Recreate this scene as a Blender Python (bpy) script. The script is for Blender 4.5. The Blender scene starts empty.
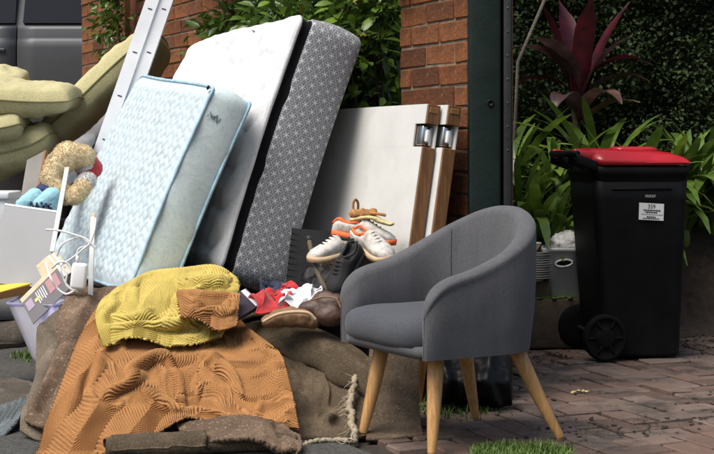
import bpy, bmesh, math, random
import numpy as np
from mathutils import Vector, Matrix, Euler, noise as mnoise

random.seed(7)
rng = np.random.default_rng(7)
SC = bpy.context.scene
COL = SC.collection

# ------------------------------------------------------------------ camera, world, sun, exposure
H, F, HY, CX = 0.95, 1450.0, 150.0, 357.0        # eye height, focal length in photo pixels, horizon row, centre column
cam_d = bpy.data.cameras.new('camera')
cam = bpy.data.objects.new('camera', cam_d)
COL.objects.link(cam)
cam.location = (0, 0, H)
cam.rotation_euler = (math.radians(90), 0, 0)
cam_d.sensor_width = 36.0
cam_d.lens = F / 714.0 * 36.0
cam_d.shift_y = -(227.0 - HY) / 714.0
cam_d.clip_start = 0.05
cam_d.clip_end = 2000
SC.camera = cam

SUN_EL, SUN_AZ = math.radians(59), math.radians(-132)   # azimuth from +Y, clockwise positive
world = bpy.data.worlds.new('World')
SC.world = world
world.use_nodes = True
wn = world.node_tree
for n in list(wn.nodes):
    wn.nodes.remove(n)
sky = wn.nodes.new('ShaderNodeTexSky')
sky.sky_type = 'NISHITA'
sky.sun_disc = False
sky.sun_elevation = SUN_EL
sky.sun_rotation = SUN_AZ
sky.dust_density = 4.0
sky.air_density = 1.4
bg = wn.nodes.new('ShaderNodeBackground')
bg.inputs['Strength'].default_value = 0.09
wo = wn.nodes.new('ShaderNodeOutputWorld')
wn.links.new(sky.outputs[0], bg.inputs['Color'])
wn.links.new(bg.outputs[0], wo.inputs['Surface'])

sun_d = bpy.data.lights.new('sun', 'SUN')
sun_d.energy = 3.1
sun_d.angle = math.radians(40)
sun_d.color = (1.0, 0.965, 0.91)
sun = bpy.data.objects.new('sun', sun_d)
COL.objects.link(sun)
sdir = Vector((math.sin(SUN_AZ) * math.cos(SUN_EL), math.cos(SUN_AZ) * math.cos(SUN_EL), math.sin(SUN_EL)))
sun.rotation_euler = (-sdir).to_track_quat('-Z', 'Y').to_euler()
sun.location = sdir * 20

SC.view_settings.view_transform = 'Standard'
SC.view_settings.look = 'None'
SC.view_settings.exposure = 0.54
SC.view_settings.gamma = 1.0
SC.view_settings.use_curve_mapping = False
SC.render.engine = 'CYCLES'
SC.cycles.max_bounces = 6
SC.cycles.use_denoising = True


# ------------------------------------------------------------------ where things stand
def P(px, py, Y):
    """point at depth Y on the sight line of a photo pixel"""
    return Vector(((px - CX) * Y / F, Y, H - (py - HY) * Y / F))


def G(px, py, z=0.0):
    Y = (H - z) * F / (py - HY)
    return Vector(((px - CX) * Y / F, Y, z))


# ------------------------------------------------------------------ material helpers
class NT:
    def __init__(self, name):
        self.m = bpy.data.materials.new(name)
        self.m.use_nodes = True
        self.t = self.m.node_tree
        self.b = self.t.nodes['Principled BSDF']
        self.tc = self.t.nodes.new('ShaderNodeTexCoord')

    def n(self, kind, **kw):
        nd = self.t.nodes.new(kind)
        for k, v in kw.items():
            if hasattr(nd, k):
                setattr(nd, k, v)
            else:
                nd.inputs[k].default_value = v
        return nd

    def l(self, a, b):
        self.t.links.new(a, b)

    def val(self, x, node, i):
        if isinstance(x, (int, float)):
            node.inputs[i].default_value = x
        else:
            self.l(x, node.inputs[i])

    def math(self, op, a, b=None, c=None, clamp=False):
        nd = self.t.nodes.new('ShaderNodeMath')
        nd.operation = op
        nd.use_clamp = clamp
        self.val(a, nd, 0)
        if b is not None:
            self.val(b, nd, 1)
        if c is not None:
            self.val(c, nd, 2)
        return nd.outputs[0]

    def noise(self, scale, detail=4, rough=0.55, vec=None, dist=0.0):
        nd = self.t.nodes.new('ShaderNodeTexNoise')
        nd.inputs['Scale'].default_value = scale
        nd.inputs['Detail'].default_value = detail
        nd.inputs['Roughness'].default_value = rough
        nd.inputs['Distortion'].default_value = dist
        self.l(vec if vec is not None else self.tc.outputs['Object'], nd.inputs['Vector'])
        return nd.outputs[0]

    def ramp(self, fac, stops):
        nd = self.t.nodes.new('ShaderNodeValToRGB')
        cr = nd.color_ramp
        while len(cr.elements) < len(stops):
            cr.elements.new(0.5)
        for e, (p, c) in zip(cr.elements, stops):
            e.position = p
            if isinstance(c, (int, float)):
                c = (c, c, c)
            e.color = (c[0], c[1], c[2], 1)
        self.l(fac, nd.inputs[0])
        return nd.outputs[0]

    def mix(self, fac, a, b, mode='MIX'):
        nd = self.t.nodes.new('ShaderNodeMix')
        nd.data_type = 'RGBA'
        nd.blend_type = mode
        if isinstance(fac, (int, float)):
            nd.inputs[0].default_value = fac
        else:
            self.l(fac, nd.inputs[0])
        for i, x in ((6, a), (7, b)):
            if isinstance(x, (tuple, list)):
                nd.inputs[i].default_value = (x[0], x[1], x[2], 1)
            else:
                self.l(x, nd.inputs[i])
        return nd.outputs[2]

    def bump(self, h, strength=0.3, dist=0.01, prev=None):
        nd = self.t.nodes.new('ShaderNodeBump')
        nd.inputs['Strength'].default_value = strength
        nd.inputs['Distance'].default_value = dist
        self.l(h, nd.inputs['Height'])
        if prev is not None:
            self.l(prev, nd.inputs['Normal'])
        return nd.outputs[0]

    def objrand(self):
        return self.t.nodes.new('ShaderNodeObjectInfo').outputs['Random']

    def color(self, c):
        if isinstance(c, (tuple, list)):
            self.b.inputs['Base Color'].default_value = (c[0], c[1], c[2], 1)
        else:
            self.l(c, self.b.inputs['Base Color'])

    def set(self, rough=None, metal=None, spec=None, normal=None, sheen=None, coat=None, trans=None, alpha=None):
        b = self.b.inputs
        if rough is not None:
            if isinstance(rough, (int, float)):
                b['Roughness'].default_value = rough
            else:
                self.l(rough, b['Roughness'])
        if metal is not None:
            b['Metallic'].default_value = metal
        if spec is not None:
            b['Specular IOR Level'].default_value = spec
        if normal is not None:
            self.l(normal, b['Normal'])
        if sheen is not None:
            b['Sheen Weight'].default_value = sheen
            b['Sheen Roughness'].default_value = 0.5
        if coat is not None:
            b['Coat Weight'].default_value = coat
            b['Coat Roughness'].default_value = 0.08
        if trans is not None:
            b['Transmission Weight'].default_value = trans
        if alpha is not None:
            b['Alpha'].default_value = alpha
        return self.m


def simple(name, c, rough=0.7, var=0.25, scale=8.0, bump=0.15, bscale=None, bdist=0.004, metal=0.0, spec=0.5, sheen=None, coat=None, dirt=None, dirt_amt=0.35, rnd=0.0):
    """one colour with mottling, per-object variation, optional dirt patches and fine relief"""
    t = NT(name)
    nz = t.noise(scale, 6, 0.6)
    lo = tuple(x * (1 - var) for x in c)
    hi = tuple(min(1, x * (1 + var * 0.8)) for x in c)
    col = t.ramp(nz, [(0.3, lo), (0.7, hi)])
    if rnd:
        r = t.objrand()
        col = t.mix(1.0, col, t.ramp(r, [(0, 1 - rnd), (1, 1 + rnd * 0.5)]), 'MULTIPLY')
    if dirt is not None:
        d = t.noise(scale * 0.45, 8, 0.7)
        col = t.mix(t.ramp(d, [(0.5, 0.0), (0.72, dirt_amt)]), col, dirt)
    t.color(col)
    nrm = None
    if bump:
        nrm = t.bump(t.noise(bscale or scale * 12, 4, 0.6), bump, bdist)
    t.set(rough=rough, metal=metal, spec=spec, normal=nrm, sheen=sheen, coat=coat)
    return t.m


# ------------------------------------------------------------------ mesh helpers
def mesh_from(verts, faces, uvs=None, smooth=True, name='mesh'):
    me = bpy.data.meshes.new(name)
    V = np.asarray(verts, dtype=np.float32).reshape(-1, 3)
    if isinstance(faces, np.ndarray):
        k = faces.shape[1]
        me.vertices.add(len(V))
        me.vertices.foreach_set('co', V.ravel())
        me.loops.add(faces.size)
        me.loops.foreach_set('vertex_index', faces.astype(np.int32).ravel())
        me.polygons.add(len(faces))
        me.polygons.foreach_set('loop_start', np.arange(0, faces.size, k, dtype=np.int32))
        me.polygons.foreach_set('loop_total', np.full(len(faces), k, dtype=np.int32))
        me.update(calc_edges=True)
    else:
        me.from_pydata([tuple(map(float, v)) for v in V], [], [tuple(f) for f in faces])
    if uvs is not None:
        U = np.asarray(uvs, dtype=np.float32).reshape(-1, 2)
        lay = me.uv_layers.new(name='UVMap')
        li = np.empty(len(me.loops), dtype=np.int32)
        me.loops.foreach_get('vertex_index', li)
        lay.data.foreach_set('uv', U[li].ravel())
    if smooth:
        me.polygons.foreach_set('use_smooth', np.ones(len(me.polygons), dtype=bool))
    me.validate()
    me.update()
    return me


def link(name, me, mat, parent=None):
    o = bpy.data.objects.new(name, me)
    COL.objects.link(o)
    if mat is not None and len(me.materials) == 0:
        me.materials.append(mat)
    if parent is not None:
        o.parent = parent
    return o


def tag(o, label, cat, group=None):
    o['label'] = label
    o['category'] = cat
    if group:
        o['group'] = group
    return o


def thing(name, label, cat, loc=(0, 0, 0), rot=(0, 0, 0), group=None):
    o = bpy.data.objects.new(name, None)
    o.empty_display_size = 0.1
    COL.objects.link(o)
    o.location = loc
    o.rotation_euler = rot
    return tag(o, label, cat, group)


def part(T, name, verts, faces, mat, uvs=None, smooth=True, world=True, parent=None):
    """mesh part of thing T; world=True: verts given in world space and T is unrotated"""
    V = np.asarray(verts, dtype=np.float32).reshape(-1, 3)
    if world and T is not None:
        V = V - np.array(T.location, dtype=np.float32)
    return link(name, mesh_from(V, faces, uvs, smooth, name), mat, parent or T)


def struct(o, kind='structure'):
    o['kind'] = kind
    return o


def grid_faces(nu, nv, wrap=False, off=0):
    """verts index j*nu+i"""
    I, J = np.meshgrid(np.arange(nu if wrap else nu - 1), np.arange(nv - 1))
    I = I.ravel(); J = J.ravel()
    I2 = (I + 1) % nu
    return np.stack([J * nu + I, J * nu + I2, (J + 1) * nu + I2, (J + 1) * nu + I], 1) + off


def bm_to(bm):
    vs = [v.co[:] for v in bm.verts]
    bm.verts.index_update()
    fs = [[v.index for v in f.verts] for f in bm.faces]
    bm.free()
    return np.array(vs), fs


def box(sx, sy, sz, bevel=0.0, seg=2, centre=(0, 0, 0), mat=None):
    bm = bmesh.new()
    bmesh.ops.create_cube(bm, size=1.0)
    for v in bm.verts:
        v.co = Vector((v.co.x * sx, v.co.y * sy, v.co.z * sz))
    if bevel > 0:
        bmesh.ops.bevel(bm, geom=list(bm.edges), offset=bevel, segments=seg, profile=0.5, affect='EDGES')
    if mat is not None:
        bm.transform(mat)
    v, f = bm_to(bm)
    return v + np.array(centre), f


def merge(*parts):
    V, Fc, n = [], [], 0
    for v, f in parts:
        V.append(np.asarray(v))
        Fc += [[int(i) + n for i in q] for q in f]
        n += len(v)
    return np.concatenate(V), Fc


def spline(pts, n):
    """Catmull-Rom through pts -> n points"""
    p = np.asarray(pts, float)
    p = np.concatenate([[2 * p[0] - p[1]], p, [2 * p[-1] - p[-2]]])
    m = len(p) - 3
    t = np.linspace(0, m - 1e-6, n)
    i = t.astype(int)
    f = (t - i)[:, None]
    a, b, c, d = p[i], p[i + 1], p[i + 2], p[i + 3]
    return 0.5 * (2 * b + (c - a) * f + (2 * a - 5 * b + 4 * c - d) * f ** 2 + (3 * b - a - 3 * c + d) * f ** 3)


def tube(pts, r, seg=8, cap=True):
    p = np.asarray(pts, float)
    n = len(p)
    r = np.broadcast_to(np.asarray(r, float), (n,))
    tan = np.gradient(p, axis=0)
    tan /= np.linalg.norm(tan, axis=1, keepdims=True) + 1e-12
    ref = np.array([0, 0, 1.0]) if abs(tan[0][2]) < 0.9 else np.array([1.0, 0, 0])
    nrm = []
    a = np.cross(tan[0], ref); a /= np.linalg.norm(a)
    for i in range(n):
        a = a - tan[i] * np.dot(a, tan[i])
        a /= np.linalg.norm(a) + 1e-12
        nrm.append(a)
    nrm = np.array(nrm)
    bn = np.cross(tan, nrm)
    th = np.linspace(0, 2 * np.pi, seg, endpoint=False)
    V = p[:, None] + r[:, None, None] * (np.cos(th)[None, :, None] * nrm[:, None] + np.sin(th)[None, :, None] * bn[:, None])
    V = V.reshape(-1, 3)
    Fc = grid_faces(seg, n, wrap=True).tolist()
    if cap:
        Fc.append(list(range(seg))[::-1])
        Fc.append(list(range((n - 1) * seg, n * seg)))
    return V, Fc


def lathe(prof, seg=24, capb=True, capt=True):
    th = np.linspace(0, 2 * np.pi, seg, endpoint=False)
    V = np.array([[r * math.cos(a), r * math.sin(a), z] for r, z in prof for a in th])
    Fc = grid_faces(seg, len(prof), wrap=True).tolist()
    if capb:
        Fc.append(list(range(seg))[::-1])
    if capt:
        Fc.append(list(range((len(prof) - 1) * seg, len(prof) * seg)))
    return V, Fc


def xf(V, M):
    V = np.asarray(V, float)
    A = np.array(M)
    return V @ A[:3, :3].T + A[:3, 3]


def frame(o, e1, e2, e3):
    return Matrix(((e1[0], e2[0], e3[0], o[0]), (e1[1], e2[1], e3[1], o[1]), (e1[2], e2[2], e3[2], o[2]), (0, 0, 0, 1)))


def ortho(a, b):
    """orthonormal frame: a first, b made perpendicular, third = a x b"""
    a = Vector(a).normalized()
    b = Vector(b)
    b = (b - a * b.dot(a)).normalized()
    return a, b, a.cross(b)


def vnoise(V, scale, seed=0.0):
    return np.array([mnoise.noise(Vector((float(v[0]) * scale + seed, float(v[1]) * scale - seed, float(v[2]) * scale + 2 * seed))) for v in V])


def smooth01(x):
    x = np.clip(x, 0, 1)
    return x * x * (3 - 2 * x)


# ------------------------------------------------------------------ materials
M = {}


def m_brick():
    t = NT('fired_brick')
    r = t.objrand()
    base = t.ramp(r, [(0.0, (0.11, 0.04, 0.018)), (0.3, (0.22, 0.077, 0.028)), (0.7, (0.29, 0.11, 0.042)), (1.0, (0.16, 0.06, 0.032))])
    nz = t.noise(18, 8, 0.65)
    col = t.mix(t.ramp(nz, [(0.35, 0.0), (0.7, 0.8)]), base, (0.06, 0.03, 0.02))
    sp = t.noise(45, 3, 0.5)
    col = t.mix(t.ramp(sp, [(0.6, 0.0), (0.75, 0.5)]), col, (0.36, 0.22, 0.14))
    t.color(col)
    t.set(rough=0.92, spec=0.2, normal=t.bump(t.noise(38, 7, 0.7), 0.9, 0.014))
    return t.m


def m_paver():
    t = NT('clay_paver')
    r = t.objrand()
    base = t.ramp(r, [(0.0, (0.105, 0.07, 0.054)), (0.4, (0.16, 0.10, 0.077)), (0.75, (0.175, 0.128, 0.104)), (1.0, (0.13, 0.096, 0.08))])
    geo = t.tc.outputs['Object']
    g = t.n('ShaderNodeNewGeometry').outputs['Position']
    dirt = t.noise(3.2, 8, 0.7, vec=g)
    col = t.mix(t.ramp(dirt, [(0.46, 0.0), (0.62, 0.85)]), base, (0.03, 0.026, 0.023))
    dust = t.noise(9, 6, 0.65, vec=g)
    col = t.mix(t.ramp(dust, [(0.55, 0.0), (0.75, 0.45)]), col, (0.27, 0.215, 0.18))
    t.color(col)
    t.set(rough=t.ramp(dirt, [(0.35, 0.55), (0.65, 0.85)]), spec=0.3, normal=t.bump(t.noise(70, 6, 0.7, vec=g), 0.6, 0.006))
    return t.m


def m_rib(name, c, dark):
    t = NT(name)
    nz = t.noise(5, 6, 0.6)
    col = t.ramp(nz, [(0.3, tuple(x * 0.82 for x in c)), (0.7, tuple(min(1, x * 1.12) for x in c))])
    fuzz = t.noise(260, 3, 0.7)
    col = t.mix(t.ramp(fuzz, [(0.4, 0.35), (0.6, 0.0)]), col, dark)
    t.color(col)
    t.set(rough=0.95, spec=0.05, sheen=0.05, normal=t.bump(t.noise(320, 4, 0.7), 0.5, 0.003))
    return t.m


def m_fabric(name, c, weave=700, sheen=0.3, streak=None):
    t = NT(name)
    o = t.tc.outputs['Object']
    nz = t.noise(weave * 0.45, 3, 0.75)
    big = t.noise(6, 4, 0.55)
    col = t.ramp(nz, [(0.3, tuple(x * 0.55 for x in c)), (0.7, tuple(x * 1.35 for x in c))])
    col = t.mix(t.ramp(big, [(0.35, 0.0), (0.75, 0.22)]), col, tuple(x * 1.7 for x in c))
    if streak:
        mp = t.n('ShaderNodeMapping')
        t.l(o, mp.inputs['Vector'])
        mp.inputs['Scale'].default_value = streak
        st = t.noise(30, 4, 0.6, vec=mp.outputs[0])
        col = t.mix(t.ramp(st, [(0.4, 0.0), (0.7, 0.16)]), col, tuple(x * 1.9 for x in c))
    t.color(col)
    t.set(rough=0.95, spec=0.15, sheen=sheen, normal=t.bump(nz, 0.5, 0.002))
    return t.m


def m_carpet(name, c, fleck=(0.45, 0.38, 0.3), fl=0.6, scale=55):
    t = NT(name)
    nz = t.noise(4, 6, 0.65)
    col = t.ramp(nz, [(0.3, tuple(x * 0.65 for x in c)), (0.72, tuple(x * 1.35 for x in c))])
    v = t.n('ShaderNodeTexVoronoi', Scale=scale)
    t.l(t.tc.outputs['Object'], v.inputs['Vector'])
    col = t.mix(t.ramp(v.outputs['Distance'], [(0.16, fl), (0.28, 0.0)]), col, fleck)
    pile = t.noise(190, 5, 0.8)
    col = t.mix(t.ramp(pile, [(0.38, 0.75), (0.58, 0.0)]), col, tuple(x * 0.3 for x in c))
    wear = t.noise(11, 7, 0.72)
    col = t.mix(t.ramp(wear, [(0.52, 0.0), (0.72, 0.55)]), col, tuple(min(1, x * 2.0) for x in c))
    t.color(col)
    t.set(rough=0.98, spec=0.05, sheen=0.0, normal=t.bump(pile, 1.0, 0.012))
    return t.m


def m_star():
    """grey woven border with hexagonally set six-ray stars"""
    t = NT('star_weave')
    sep = t.n('ShaderNodeSeparateXYZ')
    t.l(t.tc.outputs['UV'], sep.inputs[0])
    a = 0.041
    u = t.math('DIVIDE', sep.outputs[0], a)
    v = t.math('DIVIDE', sep.outputs[1], a * 1.732)
    masks = []
    rings = []
    for off in (0.0, 0.5):
        cu = t.math('SUBTRACT', t.math('FRACT', t.math('ADD', u, 100 + off)), 0.5)
        cv = t.math('MULTIPLY', t.math('SUBTRACT', t.math('FRACT', t.math('ADD', v, 100 + off)), 0.5), 1.732)
        r = t.math('SQRT', t.math('ADD', t.math('MULTIPLY', cu, cu), t.math('MULTIPLY', cv, cv)))
        lines = None
        for k in range(3):
            th = math.radians(30 + 60 * k)
            d = t.math('ABSOLUTE', t.math('ADD', t.math('MULTIPLY', cu, math.sin(th)), t.math('MULTIPLY', cv, -math.cos(th))))
            lines = d if lines is None else t.math('MINIMUM', lines, d)
        star = t.math('MULTIPLY', t.math('LESS_THAN', lines, 0.028), t.math('LESS_THAN', r, 0.36))
        masks.append(star)
        ring = t.math('LESS_THAN', t.math('ABSOLUTE', t.math('SUBTRACT', r, 0.52)), 0.02)
        rings.append(ring)
    s = t.math('MAXIMUM', masks[0], masks[1])
    rg = t.math('MAXIMUM', rings[0], rings[1])
    weave = t.noise(900, 2, 0.7)
    ground = t.ramp(weave, [(0.35, (0.095, 0.098, 0.106)), (0.65, (0.24, 0.245, 0.26))])
    col = t.mix(t.math('MULTIPLY', rg, 0.72), ground, (0.42, 0.43, 0.46))
    col = t.mix(t.math('MULTIPLY', s, 0.85), col, (0.62, 0.63, 0.66))
    t.color(col)
    t.set(rough=0.9, spec=0.2, sheen=0.2, normal=t.bump(weave, 0.4, 0.002))
    return t.m


def m_damask(name, c, c2, scale, amt, stain=None, floral=None):
    t = NT(name)
    o = t.tc.outputs['Object']
    w = t.noise(scale, 4, 0.6, dist=2.5)
    col = t.ramp(w, [(0.42, c), (0.5, tuple(a * (1 - amt) + b * amt for a, b in zip(c, c2))), (0.58, c)])
    if floral is not None:
        fl = t.noise(9, 3, 0.5, dist=3.0)
        m = t.ramp(fl, [(0.47, 0.0), (0.5, 0.8), (0.53, 0.0)])
        col = t.mix(m, col, floral)
    if stain is not None:
        st = t.noise(2.6, 7, 0.7)
        col = t.mix(t.ramp(st, [(0.55, 0.0), (0.78, 0.55)]), col, stain)
    t.color(col)
    t.set(rough=0.85, spec=0.25, sheen=0.15, normal=t.bump(t.noise(260, 3, 0.6), 0.25, 0.002))
    return t.m


def m_leaf(name, a, b, rough=0.35, tip=None, rnd=True):
    t = NT(name)
    nz = t.noise(14, 3, 0.6)
    col = t.ramp(nz, [(0.3, a), (0.72, b)])
    if rnd:
        r = t.objrand()
        col = t.mix(1.0, col, t.ramp(r, [(0, (0.6, 0.62, 0.6)), (0.6, (1.0, 1.0, 1.0)), (1, (1.45, 1.35, 0.9))]), 'MULTIPLY')
    t.color(col)
    t.set(rough=rough, spec=0.45)
    b_ = t.b
    # a little light through the blade
    tr = t.n('ShaderNodeBsdfTranslucent')
    t.l(col, tr.inputs['Color'])
    mx = t.n('ShaderNodeMixShader')
    mx.inputs[0].default_value = 0.22
    out = [n for n in t.t.nodes if n.type == 'OUTPUT_MATERIAL'][0]
    t.l(b_.outputs[0], mx.inputs[1])
    t.l(tr.outputs[0], mx.inputs[2])
    t.l(mx.outputs[0], out.inputs['Surface'])
    return t.m


M['brick'] = m_brick()
M['mortar'] = simple('lime_mortar', (0.20, 0.15, 0.105), 0.95, 0.5, 20, 0.6, 120)
M['paver'] = m_paver()
M['soil'] = simple('dark_soil', (0.045, 0.032, 0.024), 0.95, 0.5, 20, 0.9, 90, 0.02)
M['mulch'] = simple('bark_mulch', (0.042, 0.027, 0.018), 0.95, 0.6, 25, 0.9, 90, 0.02)
M['asphalt'] = simple('asphalt', (0.10, 0.096, 0.088), 0.9, 0.6, 70, 1.0, 160, 0.02, dirt=(0.17, 0.15, 0.12))
M['concrete'] = simple('concrete', (0.22, 0.21, 0.19), 0.9, 0.25, 8, 0.6, 120, dirt=(0.08, 0.07, 0.06))
M['orange'] = m_rib('ochre_rib_knit', (0.40, 0.20, 0.078), (0.14, 0.055, 0.018))
M['yellow'] = m_rib('mustard_rib_knit', (0.58, 0.46, 0.135), (0.22, 0.155, 0.025))
M['chair'] = m_fabric('grey_blue_linen', (0.082, 0.082, 0.088), 620, 0.1, (1, 1, 0.12))
M['seat'] = m_fabric('grey_blue_seat_linen', (0.064, 0.068, 0.079), 620, 0.1)


def m_wood(name, a, b, scale=(14, 14, 1.2), rough=0.45):
    t = NT(name)
    mp = t.n('ShaderNodeMapping')
    mp.inputs['Scale'].default_value = scale
    t.l(t.tc.outputs['Object'], mp.inputs['Vector'])
    g = t.noise(6, 6, 0.65, vec=mp.outputs[0], dist=0.6)
    t.color(t.ramp(g, [(0.3, a), (0.7, b)]))
    t.set(rough=rough, spec=0.4, normal=t.bump(g, 0.12, 0.003))
    return t.m


M['beech'] = m_wood('beech_wood', (0.36, 0.18, 0.062), (0.60, 0.35, 0.145))
M['dark_wood'] = m_wood('weathered_door_edge', (0.085, 0.035, 0.012), (0.25, 0.115, 0.038), rough=0.6)
M['red_timber'] = m_wood('stained_red_timber', (0.10, 0.028, 0.014), (0.2, 0.06, 0.025), rough=0.6)
M['sleeper'] = simple('mossy_sleeper', (0.07, 0.05, 0.035), 0.95, 0.4, 12, 0.8, 80, dirt=(0.06, 0.075, 0.018), dirt_amt=0.9)
M['post_green'] = simple('dark_green_paint', (0.008, 0.0165, 0.0145), 0.75, 0.4, 6, 0.3, 60, spec=0.15, dirt=(0.025, 0.03, 0.027))
M['post_iron'] = simple('black_iron', (0.012, 0.012, 0.013), 0.6, 0.5, 10, 0.3, 60)
M['white_quilt'] = m_damask('white_quilt', (0.64, 0.64, 0.645), (0.50, 0.50, 0.52), 16, 0.6)
M['black_mesh'] = simple('black_mesh', (0.006, 0.006, 0.007), 0.95, 0.3, 30, 0.4, 400, 0.002, spec=0.15)
M['star'] = m_star()
M['blue_quilt'] = m_damask('pale_blue_quilt', (0.50, 0.58, 0.615), (0.38, 0.48, 0.55), 30, 0.8, stain=(0.40, 0.53, 0.63))
M['blue_side'] = m_damask('pale_blue_border', (0.58, 0.665, 0.67), (0.46, 0.56, 0.57), 12, 0.5, floral=(0.42, 0.53, 0.545))
M['blue_pipe'] = simple('blue_piping', (0.31, 0.46, 0.55), 0.85, 0.3, 20, 0.2)
M['under'] = simple('grey_underside', (0.25, 0.25, 0.25), 0.9, 0.2)
M['white_paint'] = simple('aged_white_paint', (0.62, 0.62, 0.60), 0.45, 0.10, 4, 0.15, 50, dirt=(0.28, 0.25, 0.20), dirt_amt=0.5)
M['white_metal'] = simple('white_powder_coat', (0.72, 0.73, 0.76), 0.4, 0.06, 6, 0.08, 60, dirt=(0.4, 0.38, 0.34), dirt_amt=0.3)
M['white_plastic'] = simple('white_plastic', (0.74, 0.75, 0.77), 0.4, 0.06, 6, 0.05, 60)
M['grey_panel'] = simple('pale_grey_laminate', (0.255, 0.26, 0.27), 0.5, 0.06, 5, 0.06, 60, dirt=(0.33, 0.33, 0.33), dirt_amt=0.3)
M['chrome'] = simple('brushed_steel', (0.55, 0.55, 0.56), 0.25, 0.1, 20, 0.1, metal=1.0)
M['cushion'] = m_fabric('olive_velour', (0.43, 0.39, 0.215), 500, 0.05)
M['cushion_pipe'] = simple('olive_piping', (0.24, 0.215, 0.10), 0.85, 0.2)
M['bin'] = simple('black_polyethylene', (0.0035, 0.0035, 0.0038), 0.55, 0.5, 8, 0.12, 120, spec=0.14, dirt=(0.012, 0.011, 0.010))
M['bin_wheel'] = simple('black_rubber', (0.0045, 0.0045, 0.0045), 0.8, 0.3, 12, 0.2, 90, spec=0.12)
M['lid'] = simple('red_polyethylene', (0.42, 0.012, 0.018), 0.28, 0.15, 5, 0.12, 160, 0.002, spec=0.5)
M['label'] = simple('label_paper', (0.62, 0.62, 0.60), 0.6, 0.1)
M['ink'] = simple('printed_ink', (0.02, 0.02, 0.02), 0.7, 0.1, bump=0)
M['mark'] = simple('grey_stamp', (0.28, 0.28, 0.28), 0.6, 0.1, bump=0)
M['shrub'] = m_leaf('glossy_shrub_leaf', (0.055, 0.115, 0.014), (0.16, 0.25, 0.035), 0.36)
M['shrub_yellow'] = m_leaf('yellowing_leaf', (0.35, 0.27, 0.03), (0.45, 0.36, 0.06), 0.45)
M['clivia'] = m_leaf('strap_leaf', (0.05, 0.105, 0.018), (0.14, 0.205, 0.034), 0.33)
M['clivia_pale'] = m_leaf('pale_strap_leaf', (0.15, 0.22, 0.05), (0.24, 0.30, 0.09), 0.4)
M['cordyline'] = m_leaf('crimson_leaf', (0.03, 0.005, 0.009), (0.11, 0.008, 0.020), 0.42)
M['cordyline_dark'] = m_leaf('dusky_leaf', (0.035, 0.018, 0.022), (0.10, 0.055, 0.06), 0.42)
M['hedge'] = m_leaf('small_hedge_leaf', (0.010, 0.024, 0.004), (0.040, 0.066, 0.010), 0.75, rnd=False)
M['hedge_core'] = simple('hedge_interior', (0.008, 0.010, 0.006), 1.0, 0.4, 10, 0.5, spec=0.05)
M['bark'] = simple('bark', (0.09, 0.065, 0.045), 0.95, 0.4, 20, 0.8, 80)
M['grass'] = m_leaf('grass_blade', (0.05, 0.10, 0.015), (0.12, 0.19, 0.03), 0.5, rnd=False)
M['carpet'] = m_carpet('brown_carpet', (0.25, 0.185, 0.13), fl=0.6)
M['carpet_back'] = m_carpet('brown_carpet_backing', (0.225, 0.17, 0.115), fl=0.0)
M['carpet_tan'] = m_carpet('tan_speckled_carpet', (0.30, 0.205, 0.14), fleck=(0.62, 0.52, 0.42), fl=0.8, scale=60)
M['felt'] = m_carpet('felt_underlay', (0.31, 0.25, 0.185), fl=0.25)
M['felt_grey'] = m_carpet('grey_felt', (0.20, 0.17, 0.14), fl=0.1)
M['carpet_grey'] = m_carpet('blue_grey_carpet', (0.24, 0.27, 0.28), fl=0.1)
M['jute'] = simple('jute_fringe', (0.33, 0.27, 0.19), 0.95, 0.3, 60, 0.8, 300)
M['rubber_mat'] = simple('black_rubber_mat', (0.009, 0.009, 0.010), 0.85, 0.4, 20, 0.3, spec=0.2)
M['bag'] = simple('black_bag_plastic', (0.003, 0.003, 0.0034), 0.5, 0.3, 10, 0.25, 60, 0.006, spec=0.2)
M['red_cloth'] = simple('red_jersey', (0.42, 0.012, 0.016), 0.9, 0.25, 12, 0.3, 300, sheen=0.2)
M['white_cloth'] = simple('white_jersey', (0.72, 0.71, 0.75), 0.9, 0.1, 12, 0.3, 300)
M['navy_cloth'] = simple('navy_jersey', (0.02, 0.024, 0.05), 0.9, 0.3, 12, 0.3, 300)
M['shoe_white'] = simple('grubby_white_mesh', (0.52, 0.49, 0.45), 0.85, 0.3, 45, 0.4, 300, dirt=(0.20, 0.155, 0.11), dirt_amt=0.9)
M['shoe_orange'] = simple('neon_orange_lining', (0.75, 0.13, 0.03), 0.7, 0.15, 14, 0.2)
M['shoe_sole'] = simple('tan_sole', (0.50, 0.36, 0.22), 0.7, 0.2, 14, 0.3)
M['shoe_black'] = simple('black_mesh_shoe', (0.01, 0.01, 0.011), 0.8, 0.3, 14, 0.2)
M['brown_leather'] = simple('brown_leather', (0.065, 0.032, 0.022), 0.55, 0.3, 10, 0.4, 120)
M['suede'] = simple('tan_suede', (0.21, 0.12, 0.06), 0.9, 0.25, 12, 0.4, 200)
M['dry_leaf'] = simple('dried_leaf', (0.33, 0.15, 0.045), 0.8, 0.5, 30, 0.4, 60)
M['dry_pale'] = simple('pale_dried_leaf', (0.5, 0.42, 0.2), 0.8, 0.3, 30, 0.4, 60)
M['plush'] = simple('tan_plush', (0.72, 0.58, 0.36), 1.0, 0.2, 22, 0.5, 240, 0.006, sheen=0.2)
M['plush_white'] = simple('white_plush', (0.75, 0.73, 0.72), 1.0, 0.1, 22, 0.7, 240, 0.01)
M['magazine'] = simple('glossy_cover', (0.03, 0.022, 0.035), 0.5, 0.4, 6, 0.02)
M['paper'] = simple('page_block', (0.62, 0.50, 0.34), 0.8, 0.15, 40, 0.2)
M['print_white'] = simple('print_white', (0.6, 0.6, 0.62), 0.5, 0.2, bump=0)
M['print_crimson'] = simple('print_crimson', (0.22, 0.02, 0.04), 0.4, 0.3, bump=0)
M['print_yellow'] = simple('print_yellow', (0.5, 0.42, 0.02), 0.4, 0.2, bump=0)
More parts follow.
